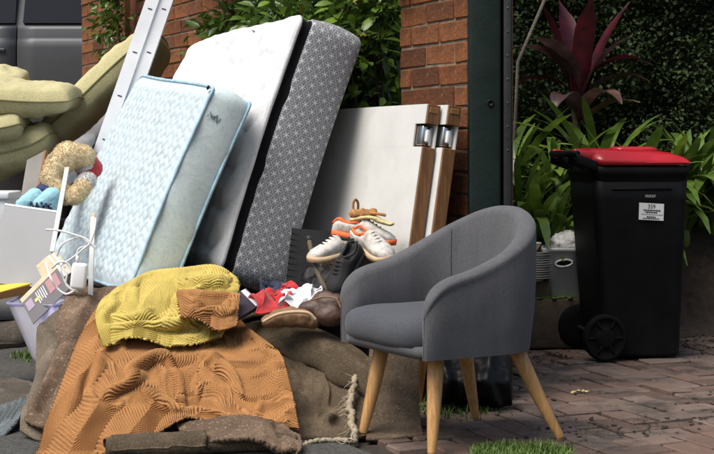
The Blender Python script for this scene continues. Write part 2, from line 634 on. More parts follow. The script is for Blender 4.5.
M['print_violet'] = simple('print_violet', (0.16, 0.09, 0.2), 0.4, 0.3, bump=0)
M['yellow_board'] = simple('yellow_cover', (0.72, 0.49, 0.03), 0.45, 0.12, 5, 0.05)
M['brown_edge'] = simple('brown_board_edge', (0.22, 0.10, 0.03), 0.8, 0.3)
M['porcelain'] = simple('white_porcelain', (0.78, 0.76, 0.70), 0.25, 0.05, 10, 0.0, coat=0.4)
M['basket'] = simple('grey_basket_plastic', (0.50, 0.505, 0.51), 0.45, 0.06, 6, 0.05)
M['pink'] = simple('pale_pink_ceramic', (0.55, 0.36, 0.29), 0.5, 0.15)
M['navy_dark'] = simple('navy_trim', (0.02, 0.03, 0.09), 0.8, 0.3)
M['cyan'] = simple('cyan_fleece', (0.30, 0.55, 0.64), 0.95, 0.15, 16, 0.4, 200, sheen=0.3)
M['sofa'] = m_fabric('charcoal_sofa', (0.05, 0.048, 0.046), 500, 0.1)
M['quilt_grey'] = m_fabric('grey_quilting', (0.19, 0.185, 0.185), 500, 0.3)
M['board'] = simple('grey_tan_board', (0.21, 0.195, 0.175), 0.85, 0.2, 6, 0.3, 90)
M['car_paint'] = simple('dark_grey_metallic', (0.060, 0.062, 0.067), 0.55, 0.08, 3, 0.0, metal=0.35, coat=0.15)
M['car_glass'] = simple('tinted_glass', (0.004, 0.004, 0.005), 0.06, 0.1, 3, 0.0, spec=0.5)
M['rim'] = simple('alloy', (0.45, 0.45, 0.46), 0.3, 0.1, metal=0.9)
M['lamp_red'] = simple('red_lens', (0.3, 0.01, 0.01), 0.2, 0.1, bump=0)
M['lamp_clear'] = simple('clear_lens', (0.6, 0.6, 0.62), 0.15, 0.1, bump=0)
M['stone'] = simple('gritty_stone', (0.28, 0.25, 0.2), 0.95, 0.4, 20, 0.5)


def m_tub():
    t = NT('lavender_translucent_plastic')
    t.color((0.66, 0.63, 0.86))
    t.set(rough=0.3, spec=0.5, trans=0.8)
    return t.m


def m_print():
    t = NT('white_cloth_black_print')
    v = t.noise(75, 3, 0.6, dist=1.5)
    t.color(t.ramp(v, [(0.53, (0.75, 0.74, 0.70)), (0.58, (0.06, 0.06, 0.06)), (0.63, (0.75, 0.74, 0.70))]))
    t.set(rough=0.9, spec=0.2, normal=t.bump(t.noise(200, 3, 0.6), 0.2, 0.003))
    return t.m


M['tub'] = m_tub()
M['print_cloth'] = m_print()
M['dapple'] = simple('faded_stamp', (0.16, 0.20, 0.21), 0.9, 0.2)

# ================================================================== THE SETTING
WD = Vector((-0.451, 0.8925, 0)).normalized()        # the fence line runs away to the left
WN = Vector((-WD.y, WD.x, 0))                         # its left-hand normal (towards the heap)
WN = -WN if WN.x > 0 else WN
WS = Vector((0.43, 5.62, 0))


def wallpt(k, off=0.0, z=0.0):
    p = WS + WD * k + WN * off
    return Vector((p.x, p.y, z))


def sheet(name, corners, z, mat, nx=24, ny=24, amp=0.0, hfun=None, seed=0.0):
    c = [np.array(q[:2], float) for q in corners]
    V = []
    for j in range(ny):
        for i in range(nx):
            u, v = i / (nx - 1), j / (ny - 1)
            p = (c[0] * (1 - u) + c[1] * u) * (1 - v) + (c[3] * (1 - u) + c[2] * u) * v
            h = z + (hfun(p[0], p[1]) if hfun else 0)
            if amp:
                h += amp * mnoise.noise(Vector((p[0] * 3 + seed, p[1] * 3, seed)))
            V.append((p[0], p[1], h))
    return struct(link(name, mesh_from(V, grid_faces(nx, ny), None, True, name), mat))


# soil everywhere out to the horizon
sheet('ground', [(-400, -400), (400, -400), (400, 800), (-400, 800)], -0.060, M['soil'], 5, 5)

# road on the left of the paved strip (boundary runs with the fence)
ROADX = lambda Y: 0.02 - 0.505 * (Y - 4.6)
road = sheet('road', [(-9, 1.5), (ROADX(1.5), 1.5), (ROADX(9.0), 9.0), (-9, 9.0)], -0.004, M['asphalt'], 60, 60, 0.006)
drive_h = lambda x, y: 0.72 * float(smooth01((y - 8.2) / 2.2))
drv = sheet('driveway', [(-9, 8.1), (wallpt(2.6, 0.0).x, 8.1), (0.6, 16), (-9, 16)], 0.002, M['concrete'], 30, 40, 0.004, drive_h)

# bed under the pavers, with herringbone pavers laid as pieces
PA = math.atan2(WD.y, WD.x)
pdir = Vector((-0.36, 0.933, 0)).normalized()
pper = Vector((pdir.y, -pdir.x, 0))
pav = sheet('paving', [(ROADX(1.5), 1.5), (4.2, 1.5), (4.2, 8.2), (ROADX(8.2), 8.2)], -0.022, M['soil'], 40, 40, 0.004)

brick_meshes = {}


def rough_block(sx, sy, sz, bev, jit, key, n=6):
    if key not in brick_meshes:
        lst = []
        for q in range(n):
            v, f = box(sx, sy, sz, bev, 1)
            v = v + rng.uniform(-jit, jit, v.shape)
            lst.append(mesh_from(v, f, None, False, key))
        brick_meshes[key] = lst
    return random.choice(brick_meshes[key])


# herringbone: unit = 0.115 m
PU = 0.117
pv = []
for a in range(-40, 60):
    for b in range(-60, 60):
        r = (a - b) % 4
        if r == 0:      # horizontal brick over (a,b),(a+1,b)
            pv.append(((a + 1) * PU, (b + 0.5) * PU, 0))
        elif r == 3:
            pv.append(((a + 0.5) * PU, (b + 1) * PU, 1))
cands = []
org = Vector((1.2, 5.4, 0))
for (s, t_, o_) in pv:
    p = org + pper * s + pdir * t_
    if p.y < 3.9 or p.y > 7.75 or p.x > 4:
        continue
    if p.x < ROADX(p.y) + 0.12:
        continue
    px = CX + F * p.x / p.y
    py = HY + F * H / p.y
    if -10 < px < 734 and py < 475:
        seen = (px > 370) and py > 345
        cands.append((0 if seen else 1, p.y, p, o_))
cands.sort(key=lambda q: (q[0], q[1]))
rest_parts = []
for i, (_, _, p, o_) in enumerate(cands):
    rz = math.atan2(pper.y, pper.x) + (math.pi / 2 if o_ else 0) + random.gauss(0, 0.008)
    sunk = random.gauss(0, 0.003) + 0.006 * mnoise.noise(Vector((p.x * 1.7, p.y * 1.7, 3.1)))
    tilt = (random.gauss(0, 0.008), random.gauss(0, 0.008))
    if i < 300:
        me = rough_block(0.2185, 0.1025, 0.05, 0.005, 0.0022, 'paver')
        o = link('paver', me, M['paver'], pav)
        o.location = (p.x, p.y, -0.027 + sunk)
        o.rotation_euler = (tilt[0], tilt[1], rz)
    else:
        v, f = box(0.2185, 0.1025, 0.05, 0.004, 1)
        v = xf(v, Matrix.Translation((p.x, p.y, -0.027 + sunk)) @ Matrix.Rotation(rz, 4, 'Z'))
        rest_parts.append((v, f))
if rest_parts:
    v, f = merge(*rest_parts)
    struct(link('far_pavers', mesh_from(v, f, None, False), M['paver'], pav), 'stuff')


# raised garden bed behind a mossy sleeper edge
BED_Z = 0.235
bed_h = lambda x, y: 0.39 * float(smooth01((y - 7.2) / 0.7)) - 0.225 * float(smooth01((x - 1.40) / 0.25)) * float(1 - smooth01((y - 7.55 - 0.23 * (x - 1.4)) / 1.0)) - 0.30 * float(smooth01((x - 1.45) / 0.3)) * float(smooth01((y - 7.2) / 0.7)) * float(1 - smooth01((y - 7.65) / 0.4))
bed = sheet('garden_bed', [(0.62, 7.06), (3.6, 7.75), (5.5, 13), (0.4, 13)], BED_Z - 0.03, M['mulch'], 60, 60, 0.03, bed_h)
slp = thing('timber_sleeper', 'mossy timber sleeper edging the garden bed behind the black bin', 'sleeper', (1.05, 7.0, 0))
v, f = box(0.98, 0.14, 0.24, 0.012, 2)
v = v + 0.006 * np.stack([vnoise(v, 9, 1), vnoise(v, 9, 4), vnoise(v, 9, 7)], 1)
sv = part(slp, 'sleeper_beam', v + np.array((0, 0, 0.12)), f, M['sleeper'], world=False)
slp.rotation_euler = (0, 0, 0.05)
ms = []
for i in range(420):
    x, y = random.uniform(-0.47, 0.47), random.uniform(-0.065, 0.065)
    s = random.uniform(0.004, 0.012)
    q, ff = box(s * 2, s * 2, s, 0, 1, (x, y, 0.242))
    ms.append((q + rng.uniform(-s * .4, s * .4, q.shape), ff))
mv, mf = merge(*ms)
struct(part(slp, 'moss', mv, mf, M['grass'], world=False), 'stuff')


# ------------------------------------------------------------------ brick walls
def brick_wall(name, label, k0, k1, zmax, quoin=True):
    T = thing(name, label, 'wall', wallpt((k0 + k1) / 2, 0, 0))
    L = k1 - k0
    rz = math.atan2(WD.y, WD.x)
    # mortar core
    v, f = box(L - 0.012, 0.094, zmax - 0.012, 0.0, 1, (0, 0, zmax / 2))
    v = xf(v, Matrix.Rotation(rz, 4, 'Z'))
    v = v + np.array((-WN * 0.055)) + np.array(T.location)
    core = part(T, 'mortar_core', v, f, M['mortar'], smooth=False)
    course = 0.086
    n = int(round(zmax / course))
    for c in range(n):
        z = (c + 0.5) * course
        x = 0.0
        first = True
        half = (c % 2 == 1)
        while x < L - 0.02:
            w = 0.23 if not (first and half) else 0.11
            if first and half:
                first = False
            first = False
            w = min(w, L - x)
            if L - x - w < 0.06 and L - x - w > 0:
                w = L - x
            key = 'brick%d' % int(round(w * 100))
            me = rough_block(max(0.03, w - 0.010), 0.11, 0.076, 0.004, 0.0022, key, 5)
            o = link('brick', me, M['brick'], T)
            p = wallpt(k0 + x + w / 2, random.gauss(-0.055, 0.0018), z + random.gauss(0, 0.001))
            o.location = p - Vector(T.location)
            o.rotation_euler = (0, random.gauss(0, 0.004), rz + random.gauss(0, 0.006))
            x += w
    return T


brick_wall('brick_pier', 'brown brick pier beside the dark green post, behind the leaning doors', 0.0, 0.56, 2.06)
brick_wall('brick_wall', 'weathered brick wall behind the white metal rails and white mattress', 2.45, 4.08, 2.06)
brick_wall('brick_pier', 'tall narrow brick pier between the parked vehicle and timber gate post', 4.47, 5.32, 2.15)

# timber gate posts between
gt = thing('gate_post', 'red-brown timber gate post between two stretches of brick wall', 'gate post', wallpt(4.28, -0.05, 0))
rzw = math.atan2(WD.y, WD.x)
for kk, w, nm in ((4.16, 0.11, 'post'), (4.29, 0.10, 'post'), (4.40, 0.10, 'post')):
    v, f = box(w, 0.10, 2.3, 0.008, 2, (0, 0, 1.15))
    v = xf(v, Matrix.Rotation(rzw, 4, 'Z')) + np.array(wallpt(kk, -0.05 + (0.03 if kk == 4.29 else 0), 0))
    part(gt, nm, v, f, M['red_timber'], smooth=False)
v, f = box(0.34, 0.05, 0.09, 0.006, 2, (0, 0, 1.62))
v = xf(v, Matrix.Rotation(rzw, 4, 'Z')) + np.array(wallpt(4.28, 0.04, 0))
part(gt, 'rail', v, f, M['red_timber'], smooth=False)

ic = thing('doorbell', 'small white doorbell plate on the far brick pier', 'doorbell', wallpt(4.56, 0.012, 1.72))
v, f = box(0.045, 0.02, 0.13, 0.006, 2)
part(ic, 'cover', xf(v, Matrix.Rotation(rzw, 4, 'Z')), f, M['white_plastic'], world=False)
v, f = lathe([(0.009, 0), (0.009, 0.006), (0.006, 0.008)], 12)
v = xf(v, Matrix.Rotation(rzw, 4, 'Z') @ Matrix.Rotation(math.radians(-90), 4, 'X'))
part(ic, 'button', v + np.array(WN * 0.011) + np.array((0, 0, -0.02)), f, M['grey_panel'], world=False)

# dark green post
pt = thing('gate_post', 'dark green painted post with black iron edge behind the armchair', 'gate post', (0.51, 5.58, 0))
v, f = box(0.118, 0.16, 2.4, 0.010, 2, (-0.022, 0, 1.2))
part(pt, 'post', v, f, M['post_green'], world=False)
v, f = box(0.030, 0.11, 2.4, 0.004, 2, (0.062, -0.02, 1.2))
part(pt, 'iron_channel', v, f, M['post_iron'], world=False)
v, f = box(0.006, 0.03, 2.4, 0.002, 1, (0.081, -0.045, 1.2))
part(pt, 'channel_lip', v, f, M['carpet_back'], world=False)
for z in (1.128,):
    v, f = lathe([(0.013, 0), (0.013, 0.004), (0.009, 0.005), (0.008, -0.012)], 14, True, True)
    v = xf(v, Matrix.Translation((-0.004, -0.081, z)) @ Matrix.Rotation(math.radians(90), 4, 'X'))
    part(pt, 'bolt_hole', v, f, M['bag'], world=False)
for i in range(16):
    v, f = lathe([(0.004, 0), (0.004, 0.002), (0.002, 0.003)], 8)
    v = xf(v, Matrix.Translation((0.062, -0.0755, 0.95 + i * 0.09)) @ Matrix.Rotation(math.radians(90), 4, 'X'))
    part(pt, 'rivet', v, f, M['carpet_back'], world=False)


# ------------------------------------------------------------------ parked vehicle, far left
def build_car():
    y0 = 11.2
    zg = 0.72
    T = thing('parked_car', 'dark grey car with tinted windows parked behind the brick pier', 'car', (-2.62, y0 + 0.92, zg))
    # side outline of the lower body: x along the car, z up; origin at car middle on the ground
    prof = [(-2.28, 0.42), (-2.30, 0.75), (-2.18, 0.98), (-1.35, 1.10), (-0.9, 1.20), (1.6, 1.20), (2.12, 1.16), (2.26, 1.0), (2.28, 0.5), (2.2, 0.36)]
    def arch(cx):
        return [(cx + 0.37 * math.cos(a), 0.36 + 0.37 * math.sin(a)) for a in np.linspace(0, math.pi, 9)]
    low = [(2.2, 0.30)] + [(1.78, 0.26)] + arch(1.38) + [(0.9, 0.26), (-0.95, 0.26)] + arch(-1.40) + [(-1.85, 0.28), (-2.2, 0.34)]
    poly = prof + low
    n = len(poly)
    rows = []
    # bow of the flank: inset at bottom and at the waist
    for s, yy in ((0, -0.92), (1, 0.92)):
        sg = -1 if s == 0 else 1
        pass
    ys = [-0.90, -0.86, -0.6, 0.6, 0.86, 0.90]
    ins = [0.06, 0.02, 0.0, 0.0, 0.02, 0.06]
    V = []
    for yy, i_ in zip(ys, ins):
        for (x, z) in poly:
            k = 1.0 - i_ * 0.35
            V.append((x * (1 - i_ * 0.3), yy, 0.7 + (z - 0.7) * k))
    Fc = grid_faces(n, len(ys), wrap=True).tolist()
    Fc.append(list(range(n)))
    Fc.append(list(range((len(ys) - 1) * n, len(ys) * n))[::-1])
    part(T, 'body', V, Fc, M['car_paint'], world=False, smooth=False)
    # greenhouse
    g0 = [(-1.0, 1.19), (-0.35, 1.68), (0.2, 1.78), (1.5, 1.74), (2.05, 1.17)]
    V = []
    for yy, sc in ((-0.86, 0), (-0.66, 1), (0.66, 1), (0.86, 0)):
        for (x, z) in g0:
            V.append((x, yy if z < 1.3 else yy * 0.82 if sc == 0 else yy * 0.95, z if sc else z - 0.02 * (z > 1.3)))
    ng = len(g0)
    Fc = grid_faces(ng, 4, wrap=False).tolist() + [list(range(ng)), list(range(3 * ng, 4 * ng))[::-1]]
    part(T, 'roof', V, Fc, M['car_paint'], world=False, smooth=False)
    # door panels, proud of the flank, with a crease; glass above
    def flank(x0, x1, name):
        nx, zs = 8, [0.34, 0.5, 0.7, 0.9, 1.02, 1.075, 1.085, 1.10, 1.16, 1.19]
        bow = [0.0, 0.012, 0.026, 0.034, 0.032, 0.028, 0.018, 0.016, 0.008, 0.0]
        V = []
        for z, b in zip(zs, bow):
            for i in range(nx):
                x = x0 + (x1 - x0) * i / (nx - 1)
                V.append((x, -0.912 - b, z))
        n0 = len(V)
        for z in zs:
            for i in range(nx):
                V.append((x0 + (x1 - x0) * i / (nx - 1), -0.895, z))
        Fc = grid_faces(nx, len(zs))[:, ::1].tolist()
        Fc += grid_faces(nx, len(zs), off=n0)[:, ::-1].tolist()
        J = len(zs)
        for j in range(J - 1):
            Fc.append([j * nx, (j + 1) * nx, n0 + (j + 1) * nx, n0 + j * nx])
            Fc.append([j * nx + nx - 1, n0 + j * nx + nx - 1, n0 + (j + 1) * nx + nx - 1, (j + 1) * nx + nx - 1])
        for i in range(nx - 1):
            Fc.append([i, n0 + i, n0 + i + 1, i + 1])
            b0 = (J - 1) * nx
            Fc.append([b0 + i, b0 + i + 1, n0 + b0 + i + 1, n0 + b0 + i])
        d = part(T, name, V, Fc, M['car_paint'], world=False)
        hv, hf = box(0.17, 0.03, 0.028, 0.01, 2, (x1 - 0.16, -0.955, 1.0))
        part(T, 'handle', hv, hf, M['car_paint'], world=False, parent=d)
    flank(-0.95, -0.012, 'door')
    flank(0.0, 0.98, 'door')
    for x0, x1 in ((-0.92, -0.03), (0.03, 0.96), (1.02, 1.7)):
        V = [(x0 + (0.28 if x0 < -0.5 else 0), -0.835, 1.215), (x1, -0.835, 1.215), (x1 - (0.2 if x1 > 1.5 else 0), -0.735, 1.66), (x0 + (0.62 if x0 < -0.5 else 0.02), -0.735, 1.66)]
        V = [(-0.92 if (i == 0 and x0 < -0.5) else a, b - 0.045, c) for i, (a, b, c) in enumerate(V)]
        V2 = [(a, b + 0.03, c) for a, b, c in V]
        part(T, 'side_window', V + V2, [[0, 1, 2, 3], [7, 6, 5, 4], [0, 4, 5, 1], [1, 5, 6, 2], [2, 6, 7, 3], [3, 7, 4, 0]], M['car_glass'], world=False, smooth=False)
    for x in (-1.40, 1.38):
        for y in (-0.80, 0.80):
            tv, tf = lathe([(0.2, -0.1), (0.31, -0.1), (0.33, -0.06), (0.33, 0.06), (0.31, 0.1), (0.2, 0.1)], 28)
            R = Matrix.Translation((x, y, 0.33)) @ Matrix.Rotation(math.radians(90), 4, 'X')
            w = part(T, 'wheel', xf(tv, R), tf, M['bin_wheel'], world=False)
            rv, rf = lathe([(0.03, 0.112), (0.18, 0.106), (0.2, 0.09)], 20)
            part(T, 'rim', xf(rv, R), rf, M['rim'], world=False, parent=w)
    for y in (-0.62, 0.62):
        v, f = box(0.10, 0.4, 0.14, 0.03, 2, (-2.24, y, 0.84))
        part(T, 'headlight', v, f, M['lamp_clear'], world=False)
        v, f = box(0.10, 0.34, 0.22, 0.03, 2, (2.22, y, 0.98))
        part(T, 'tail_light', v, f, M['lamp_red'], world=False)
    return T


build_car()

# ================================================================== MATTRESSES
def rr_ext(y, L, W, r):
    """near and far limits of a rounded rectangle at height y; r = (near radius, far radius)"""
    out = []
    for q in r:
        d = abs(y) - (W / 2 - q)
        out.append(L / 2 if d <= 0 else L / 2 - q + math.sqrt(max(0.0, q * q - d * d)))
    return -out[0], out[1]


def rr_loop(L, W, r, n=200):
    pts = []
    rn, rf = r
    segs = [((L / 2 - rf, -W / 2 + rf), -90, rf), ((L / 2 - rf, W / 2 - rf), 0, rf), ((-L / 2 + rn, W / 2 - rn), 90, rn), ((-L / 2 + rn, -W / 2 + rn), 180, rn)]
    for (cx, cy), a0, q in segs:
        for a in np.linspace(a0, a0 + 90, 9):
            pts.append((cx + q * math.cos(math.radians(a)), cy + q * math.sin(math.radians(a))))
    pts = np.array(pts)
    q = np.concatenate([pts, pts[:1]])
    d = np.concatenate([[0], np.cumsum(np.linalg.norm(np.diff(q, axis=0), axis=1))])
    s = np.linspace(0, d[-1], n, endpoint=False)
    return np.stack([np.interp(s, d, q[:, 0]), np.interp(s, d, q[:, 1])], 1), s


def face_panel(L, W, r, relief, nx, ny, z0, puff=0.012):
    V, U = [], []
    for j in range(ny):
        y = -W / 2 + W * j / (ny - 1)
        e0, e1 = rr_ext(y, L, W, r)
        for i in range(nx):
            x = e0 + (e1 - e0) * i / (nx - 1)
            e = min(x - e0, e1 - x, W / 2 - abs(y))
            ed = 1 - (1 - min(1, e / 0.05)) ** 2
            V.append((x, y, z0 + puff * ed + relief(x, y) * min(1, e / 0.055)))
            U.append((x, y))
    return np.array(V), grid_faces(nx, ny), np.array(U)


def band(loop, s, prof, sag=None):
    """prof: list of (outset, z)"""
    n = len(loop)
    t = np.roll(loop, -1, 0) - np.roll(loop, 1, 0)
    t /= np.linalg.norm(t, axis=1, keepdims=True)
    nr = np.stack([t[:, 1], -t[:, 0]], 1)
    V, U = [], []
    for o, z in prof:
        w = 0.0 if sag is None else sag(s, z)
        p = loop + nr * (o + w)[:, None] if sag is not None else loop + nr * o
        V.append(np.concatenate([p, np.full((n, 1), z)], 1))
        U.append(np.stack([s, np.full(n, z)], 1))
    # close the seam in uv by repeating the first column
    V = np.array([np.concatenate([a, a[:1]]) for a in V])
    per = s[-1] + (s[1] - s[0])
    U = np.array([np.concatenate([a, [[per, a[0, 1]]]]) for a in U])
    return V.reshape(-1, 3), grid_faces(n + 1, len(prof)), U.reshape(-1, 2)


def place_mattress(name, label, origin, elen, eup, L, W):
    """local x = along the length (away), y = up the lean, z = out of the quilted face; origin = near bottom corner of the face"""
    l = Vector(elen).normalized()
    u = Vector(eup)
    u = (u - l * u.dot(l)).normalized()
    n = l.cross(u)
    if n.x > 0:
        n = -n
    mat = frame(Vector(origin) + l * L / 2 + u * W / 2, l, u, n)
    base = Vector(origin) + l * L / 2
    T = thing(name, label, 'mattress', base)
    return T, np.array(mat), np.linalg.det(np.array(mat)[:3, :3])


def mpart(T, Mx, det, name, V, Fc, mat, uv=None, flip=False, parent=None):
    F2 = np.asarray(Fc)
    if (det < 0) != flip:
        F2 = F2[:, ::-1]
    return part(T, name, xf(V, Mx), F2, mat, uv, True, True, parent)


def bend(V, L, W, amp, seed, drop=0.0):
    """slouch of a leaning mattress: bulge between its supports, a slight twist"""
    V = np.array(V)
    x, y = V[:, 0] / L, V[:, 1] / W
    V[:, 2] += amp * (np.cos(np.pi * y) - 0.5) + amp * 0.5 * np.sin(2.2 * np.pi * x + seed) * (0.4 + y)
    V[:, 1] -= drop * (x + 0.5) * (0.5 - y)
    V[:, 2] += 0.36 * drop * (x + 0.5) * (0.5 - y)
    V[:, 0] += amp * 0.25 * np.sin(4 * y + seed)
    V[:, 1] += amp * 0.30 * np.sin(2.1 * np.pi * x + seed * 2)
    return V


# --- white pillow-top with black gusset and grey starred border
Lw, Ww, Tw = 1.68, 1.09, 0.225
ow = P(216, 270, 5.75)
tw = P(311, 12, 5.75)
T, Mx, det = place_mattress('mattress', 'thick white mattress with black band and grey starred border, leaning on the shrub', ow, (-0.375, 0.927, -0.005), tw - ow, Lw, Ww)


def quilt_white(x, y):
    a = math.sin(x * 34 + 3.2 * math.sin(y * 11)) * math.sin(y * 30 + 2.4 * math.sin(x * 9))
    b = abs(math.sin((x * 0.8 + y) * 19 + 1.5 * math.sin(x * 14)))
    return 0.017 * (b ** 0.5) + 0.005 * a


V, Fc, U = face_panel(Lw, Ww, (0.055, 0.20), quilt_white, 190, 120, 0.0, 0.018)
mpart(T, Mx, det, 'quilted_face', bend(V, Lw, Ww, 0.012, 0.6), Fc, M['white_quilt'], U)
loop, s = rr_loop(Lw, Ww, (0.055, 0.20), 320)
wob = lambda s_, z: 0.002 * np.sin(s_ * 17 + z * 9) + 0.0015 * np.sin(s_ * 41)
V, Fc, U = band(loop, s, [(-0.012, 0.006), (0.004, -0.002), (0.008, -0.012), (0.002, -0.02)], wob)
mpart(T, Mx, det, 'pillow_edge', bend(V, Lw, Ww, 0.012, 0.6), Fc, M['white_quilt'], U, flip=True)
V, Fc, U = band(loop, s, [(0.0, -0.016), (0.003, -0.022), (-0.008, -0.034), (-0.006, -0.052), (0.004, -0.066)], wob)
mpart(T, Mx, det, 'black_gusset', bend(V, Lw, Ww, 0.012, 0.6), Fc, M['black_mesh'], U, flip=True)
prof = [(0.0, -0.060), (0.010, -0.068)] + [(0.012 + 0.012 * math.sin(math.pi * k / 8), -0.073 - Tw * 0.92 * k / 8) for k in range(9)] + [(0.002, -0.073 - Tw * 0.97)]
V, Fc, U = band(loop, s, prof)
mpart(T, Mx, det, 'starred_border', bend(V, Lw, Ww, 0.012, 0.6), Fc, M['star'], U, flip=True)
V, Fc, U = face_panel(Lw, Ww, (0.055, 0.20), lambda x, y: 0.0, 24, 16, -0.073 - Tw * 0.97, 0.0)
mpart(T, Mx, det, 'underside', bend(V, Lw, Ww, 0.012, 0.6), Fc, M['under'], U, flip=True)

# --- pale blue single mattress
Lb, Wb, Tb = 1.80, 0.86, 0.155
ob = P(128, 293, 5.62)
tb = P(213, 94, 5.60)
T, Mx, det = place_mattress('mattress', 'pale blue quilted single mattress with blue piping, in front of the white mattress', ob, (-0.30, 0.951, 0.075), tb - ob, Lb, Wb)


def quilt_blue(x, y):
    zz = 0.028 * abs(((x / 0.055) % 2) - 1)
    row = ((y + zz + 0.006 * math.sin(x * 23)) / 0.042) % 1.0
    col = ((x + 0.9 * y) / 0.055) % 1.0
    j = mnoise.noise(Vector((x * 5, y * 5, 1.0)))
    return (0.0080 + 0.004 * j) * (abs(math.sin(math.pi * row)) ** 0.5) * (0.45 + 0.55 * abs(math.sin(math.pi * col)) ** 0.5) + 0.0015 * math.sin(x * 130 + y * 60)


V, Fc, U = face_panel(Lb, Wb, (0.03, 0.09), quilt_blue, 360, 170, 0.0, 0.014)
mpart(T, Mx, det, 'quilted_face', bend(V, Lb, Wb, 0.010, 2.0, 0.18), Fc, M['blue_quilt'], U)
loop, s = rr_loop(Lb, Wb, (0.03, 0.09), 300)
sgb = lambda s_, z: 0.004 * np.sin(s_ * 15 + z * 20) + 0.003 * np.sin(s_ * 37 + z * 30)
prof = [(0.0, 0.004)] + [(0.004 + 0.010 * math.sin(math.pi * k / 8), -Tb * k / 8) for k in range(9)] + [(0.0, -Tb - 0.004)]
V, Fc, U = band(loop, s, prof, sgb)
mpart(T, Mx, det, 'side_border', bend(V, Lb, Wb, 0.010, 2.0, 0.18), Fc, M['blue_side'], U, flip=True)
V, Fc, U = face_panel(Lb, Wb, (0.03, 0.09), quilt_blue, 60, 40, 0.0, 0.01)
V[:, 2] = -Tb - V[:, 2]
mpart(T, Mx, det, 'back_face', bend(V, Lb, Wb, 0.010, 2.0, 0.18), Fc, M['blue_quilt'], U, flip=True)
for zz in (0.004, -Tb - 0.002):
    lp = loop * 1.006
    V, Fc = tube(np.concatenate([np.concatenate([lp, np.full((len(lp), 1), zz)], 1), [np.append(lp[0], zz)]]), 0.0065, 6)
    part(T, 'piping', xf(bend(V, Lb, Wb, 0.010, 2.0, 0.18), Mx), Fc, M['blue_pipe'])
# scuffed stamp and the dark corner button on the near end
stp = []
for k in range(11):
    a = random.uniform(0.31, 0.345); b = -0.012 - 0.0055 * k
    q, ff = box(0.003, random.uniform(0.005, 0.018), random.uniform(0.0015, 0.004), 0, 1, (-Lb / 2 - 0.0165, a, b))
    stp.append((q, ff))
v, f = merge(*stp)
part(T, 'stamp', xf(bend(v, Lb, Wb, 0.010, 2.0, 0.18), Mx), f, M['dapple'], smooth=False)
v, f = lathe([(0.0, -0.006), (0.009, -0.003), (0.009, 0.003), (0.0, 0.006)], 12, False, False)
part(T, 'corner_button', xf(v + np.array((-Lb / 2 + 0.015, Wb / 2 - 0.004, 0.012)), Mx), f, M['bin'])


# ================================================================== DOORS leaning on the pier
def leaning_door(label, near_top, near_bot, zback):
    l = Vector((-0.44, 0.9, 0)).normalized()
    u = (near_top - near_bot)
    W = u.length
    u = (u - l * u.dot(l)).normalized()
    n = l.cross(u)
    if n.x > 0:
        n = -n
    L, Th = 1.9, 0.058
    T = thing('leaning_door', label, 'door', near_bot)
    Mx = np.array(frame(near_bot, l, u, n))
    # white faces: slab with a notch for the pull near the top of the near end
    nx0, nx1, ny0, ny1 = 0.0, 0.075, W - 0.165, W - 0.075
    xs = [0.0, nx1, L]
    ys = [0.0, ny0, ny1, W]
    for z, nm in ((0.0, 'front_skin'), (-Th, 'back_skin')):
        V, Fc = [], []
        for (a, b, c, d) in ((0, 0, L, ny0), (0 if nm == 'back_skin' else nx1, ny0, L, ny1), (0, ny1, L, W)):
            q, ff = box(c - a, d - b, 0.006, 0.0, 1, ((a + c) / 2 - 0.0, (b + d) / 2, z - 0.003 if z == 0 else z + 0.003))
            V.append((q, ff))
        v, f = merge(*V)
        v = v + 0.0012 * np.stack([vnoise(v, 7, 2), vnoise(v, 7, 5), 0 * v[:, 0]], 1)
        part(T, nm, xf(v, Mx), f, M['white_paint'], smooth=False)
    # core, showing brown along the edges, notched
    V = []
    for (a, b, c, d) in ((0.003, 0.003, L - 0.003, ny0), (nx1, ny0, L - 0.003, ny1), (0.003, ny1, L - 0.003, W - 0.003)):
        V.append(box(c - a, d - b, Th - 0.014, 0.0, 1, ((a + c) / 2, (b + d) / 2, -Th / 2)))
    v, f = merge(*V)
    part(T, 'timber_core', xf(v, Mx), f, M['dark_wood'], smooth=False)
    # edge lipping on the near end, with an inset block near the top
    for (b, d) in ((0.0, ny0), (ny1, W)):
        v, f = box(0.008, d - b, Th - 0.004, 0.002, 1, (-0.004, (b + d) / 2, -Th / 2))
        part(T, 'edge_lipping', xf(v, Mx), f, M['dark_wood'], smooth=False)
    v, f = box(0.01, 0.022, Th - 0.018, 0.002, 1, (-0.006, W - 0.022, -Th / 2))
    part(T, 'mortise_plug', xf(v, Mx), f, M['brown_edge'], smooth=False)
    # steel latch body in the notch
    v, f = box(0.05, 0.078, Th - 0.010, 0.006, 2, (0.044, (ny0 + ny1) / 2, -Th / 2))
    lt = part(T, 'latch', xf(v, Mx), f, M['chrome'])
    v, f = box(0.014, 0.05, 0.018, 0.006, 3, (0.014, (ny0 + ny1) / 2, -Th / 2 + 0.002))
    part(T, 'latch_bolt', xf(v, Mx), f, M['white_plastic'], parent=lt)
    v, f = lathe([(0.006, 0), (0.006, 0.004), (0.003, 0.006)], 10)
    for yy in (ny0 + 0.014, ny1 - 0.014):
        vv = xf(v, Matrix.Translation((0.018, yy, -Th / 2)) @ Matrix.Rotation(math.radians(-90), 4, 'Y'))
        part(T, 'screw', xf(vv, Mx), f, M['post_iron'], parent=lt)
    return T


leaning_door('white painted door with brown edge and steel latch, nearer of the two leaning doors', P(438, 104, 5.45), Vector((0.115, 5.45, 0.006)), 0)
leaning_door('white door with scuffed brown edge, between the nearer door and the green post', P(459, 105, 5.44), Vector((0.192, 5.44, 0.006)), 0)


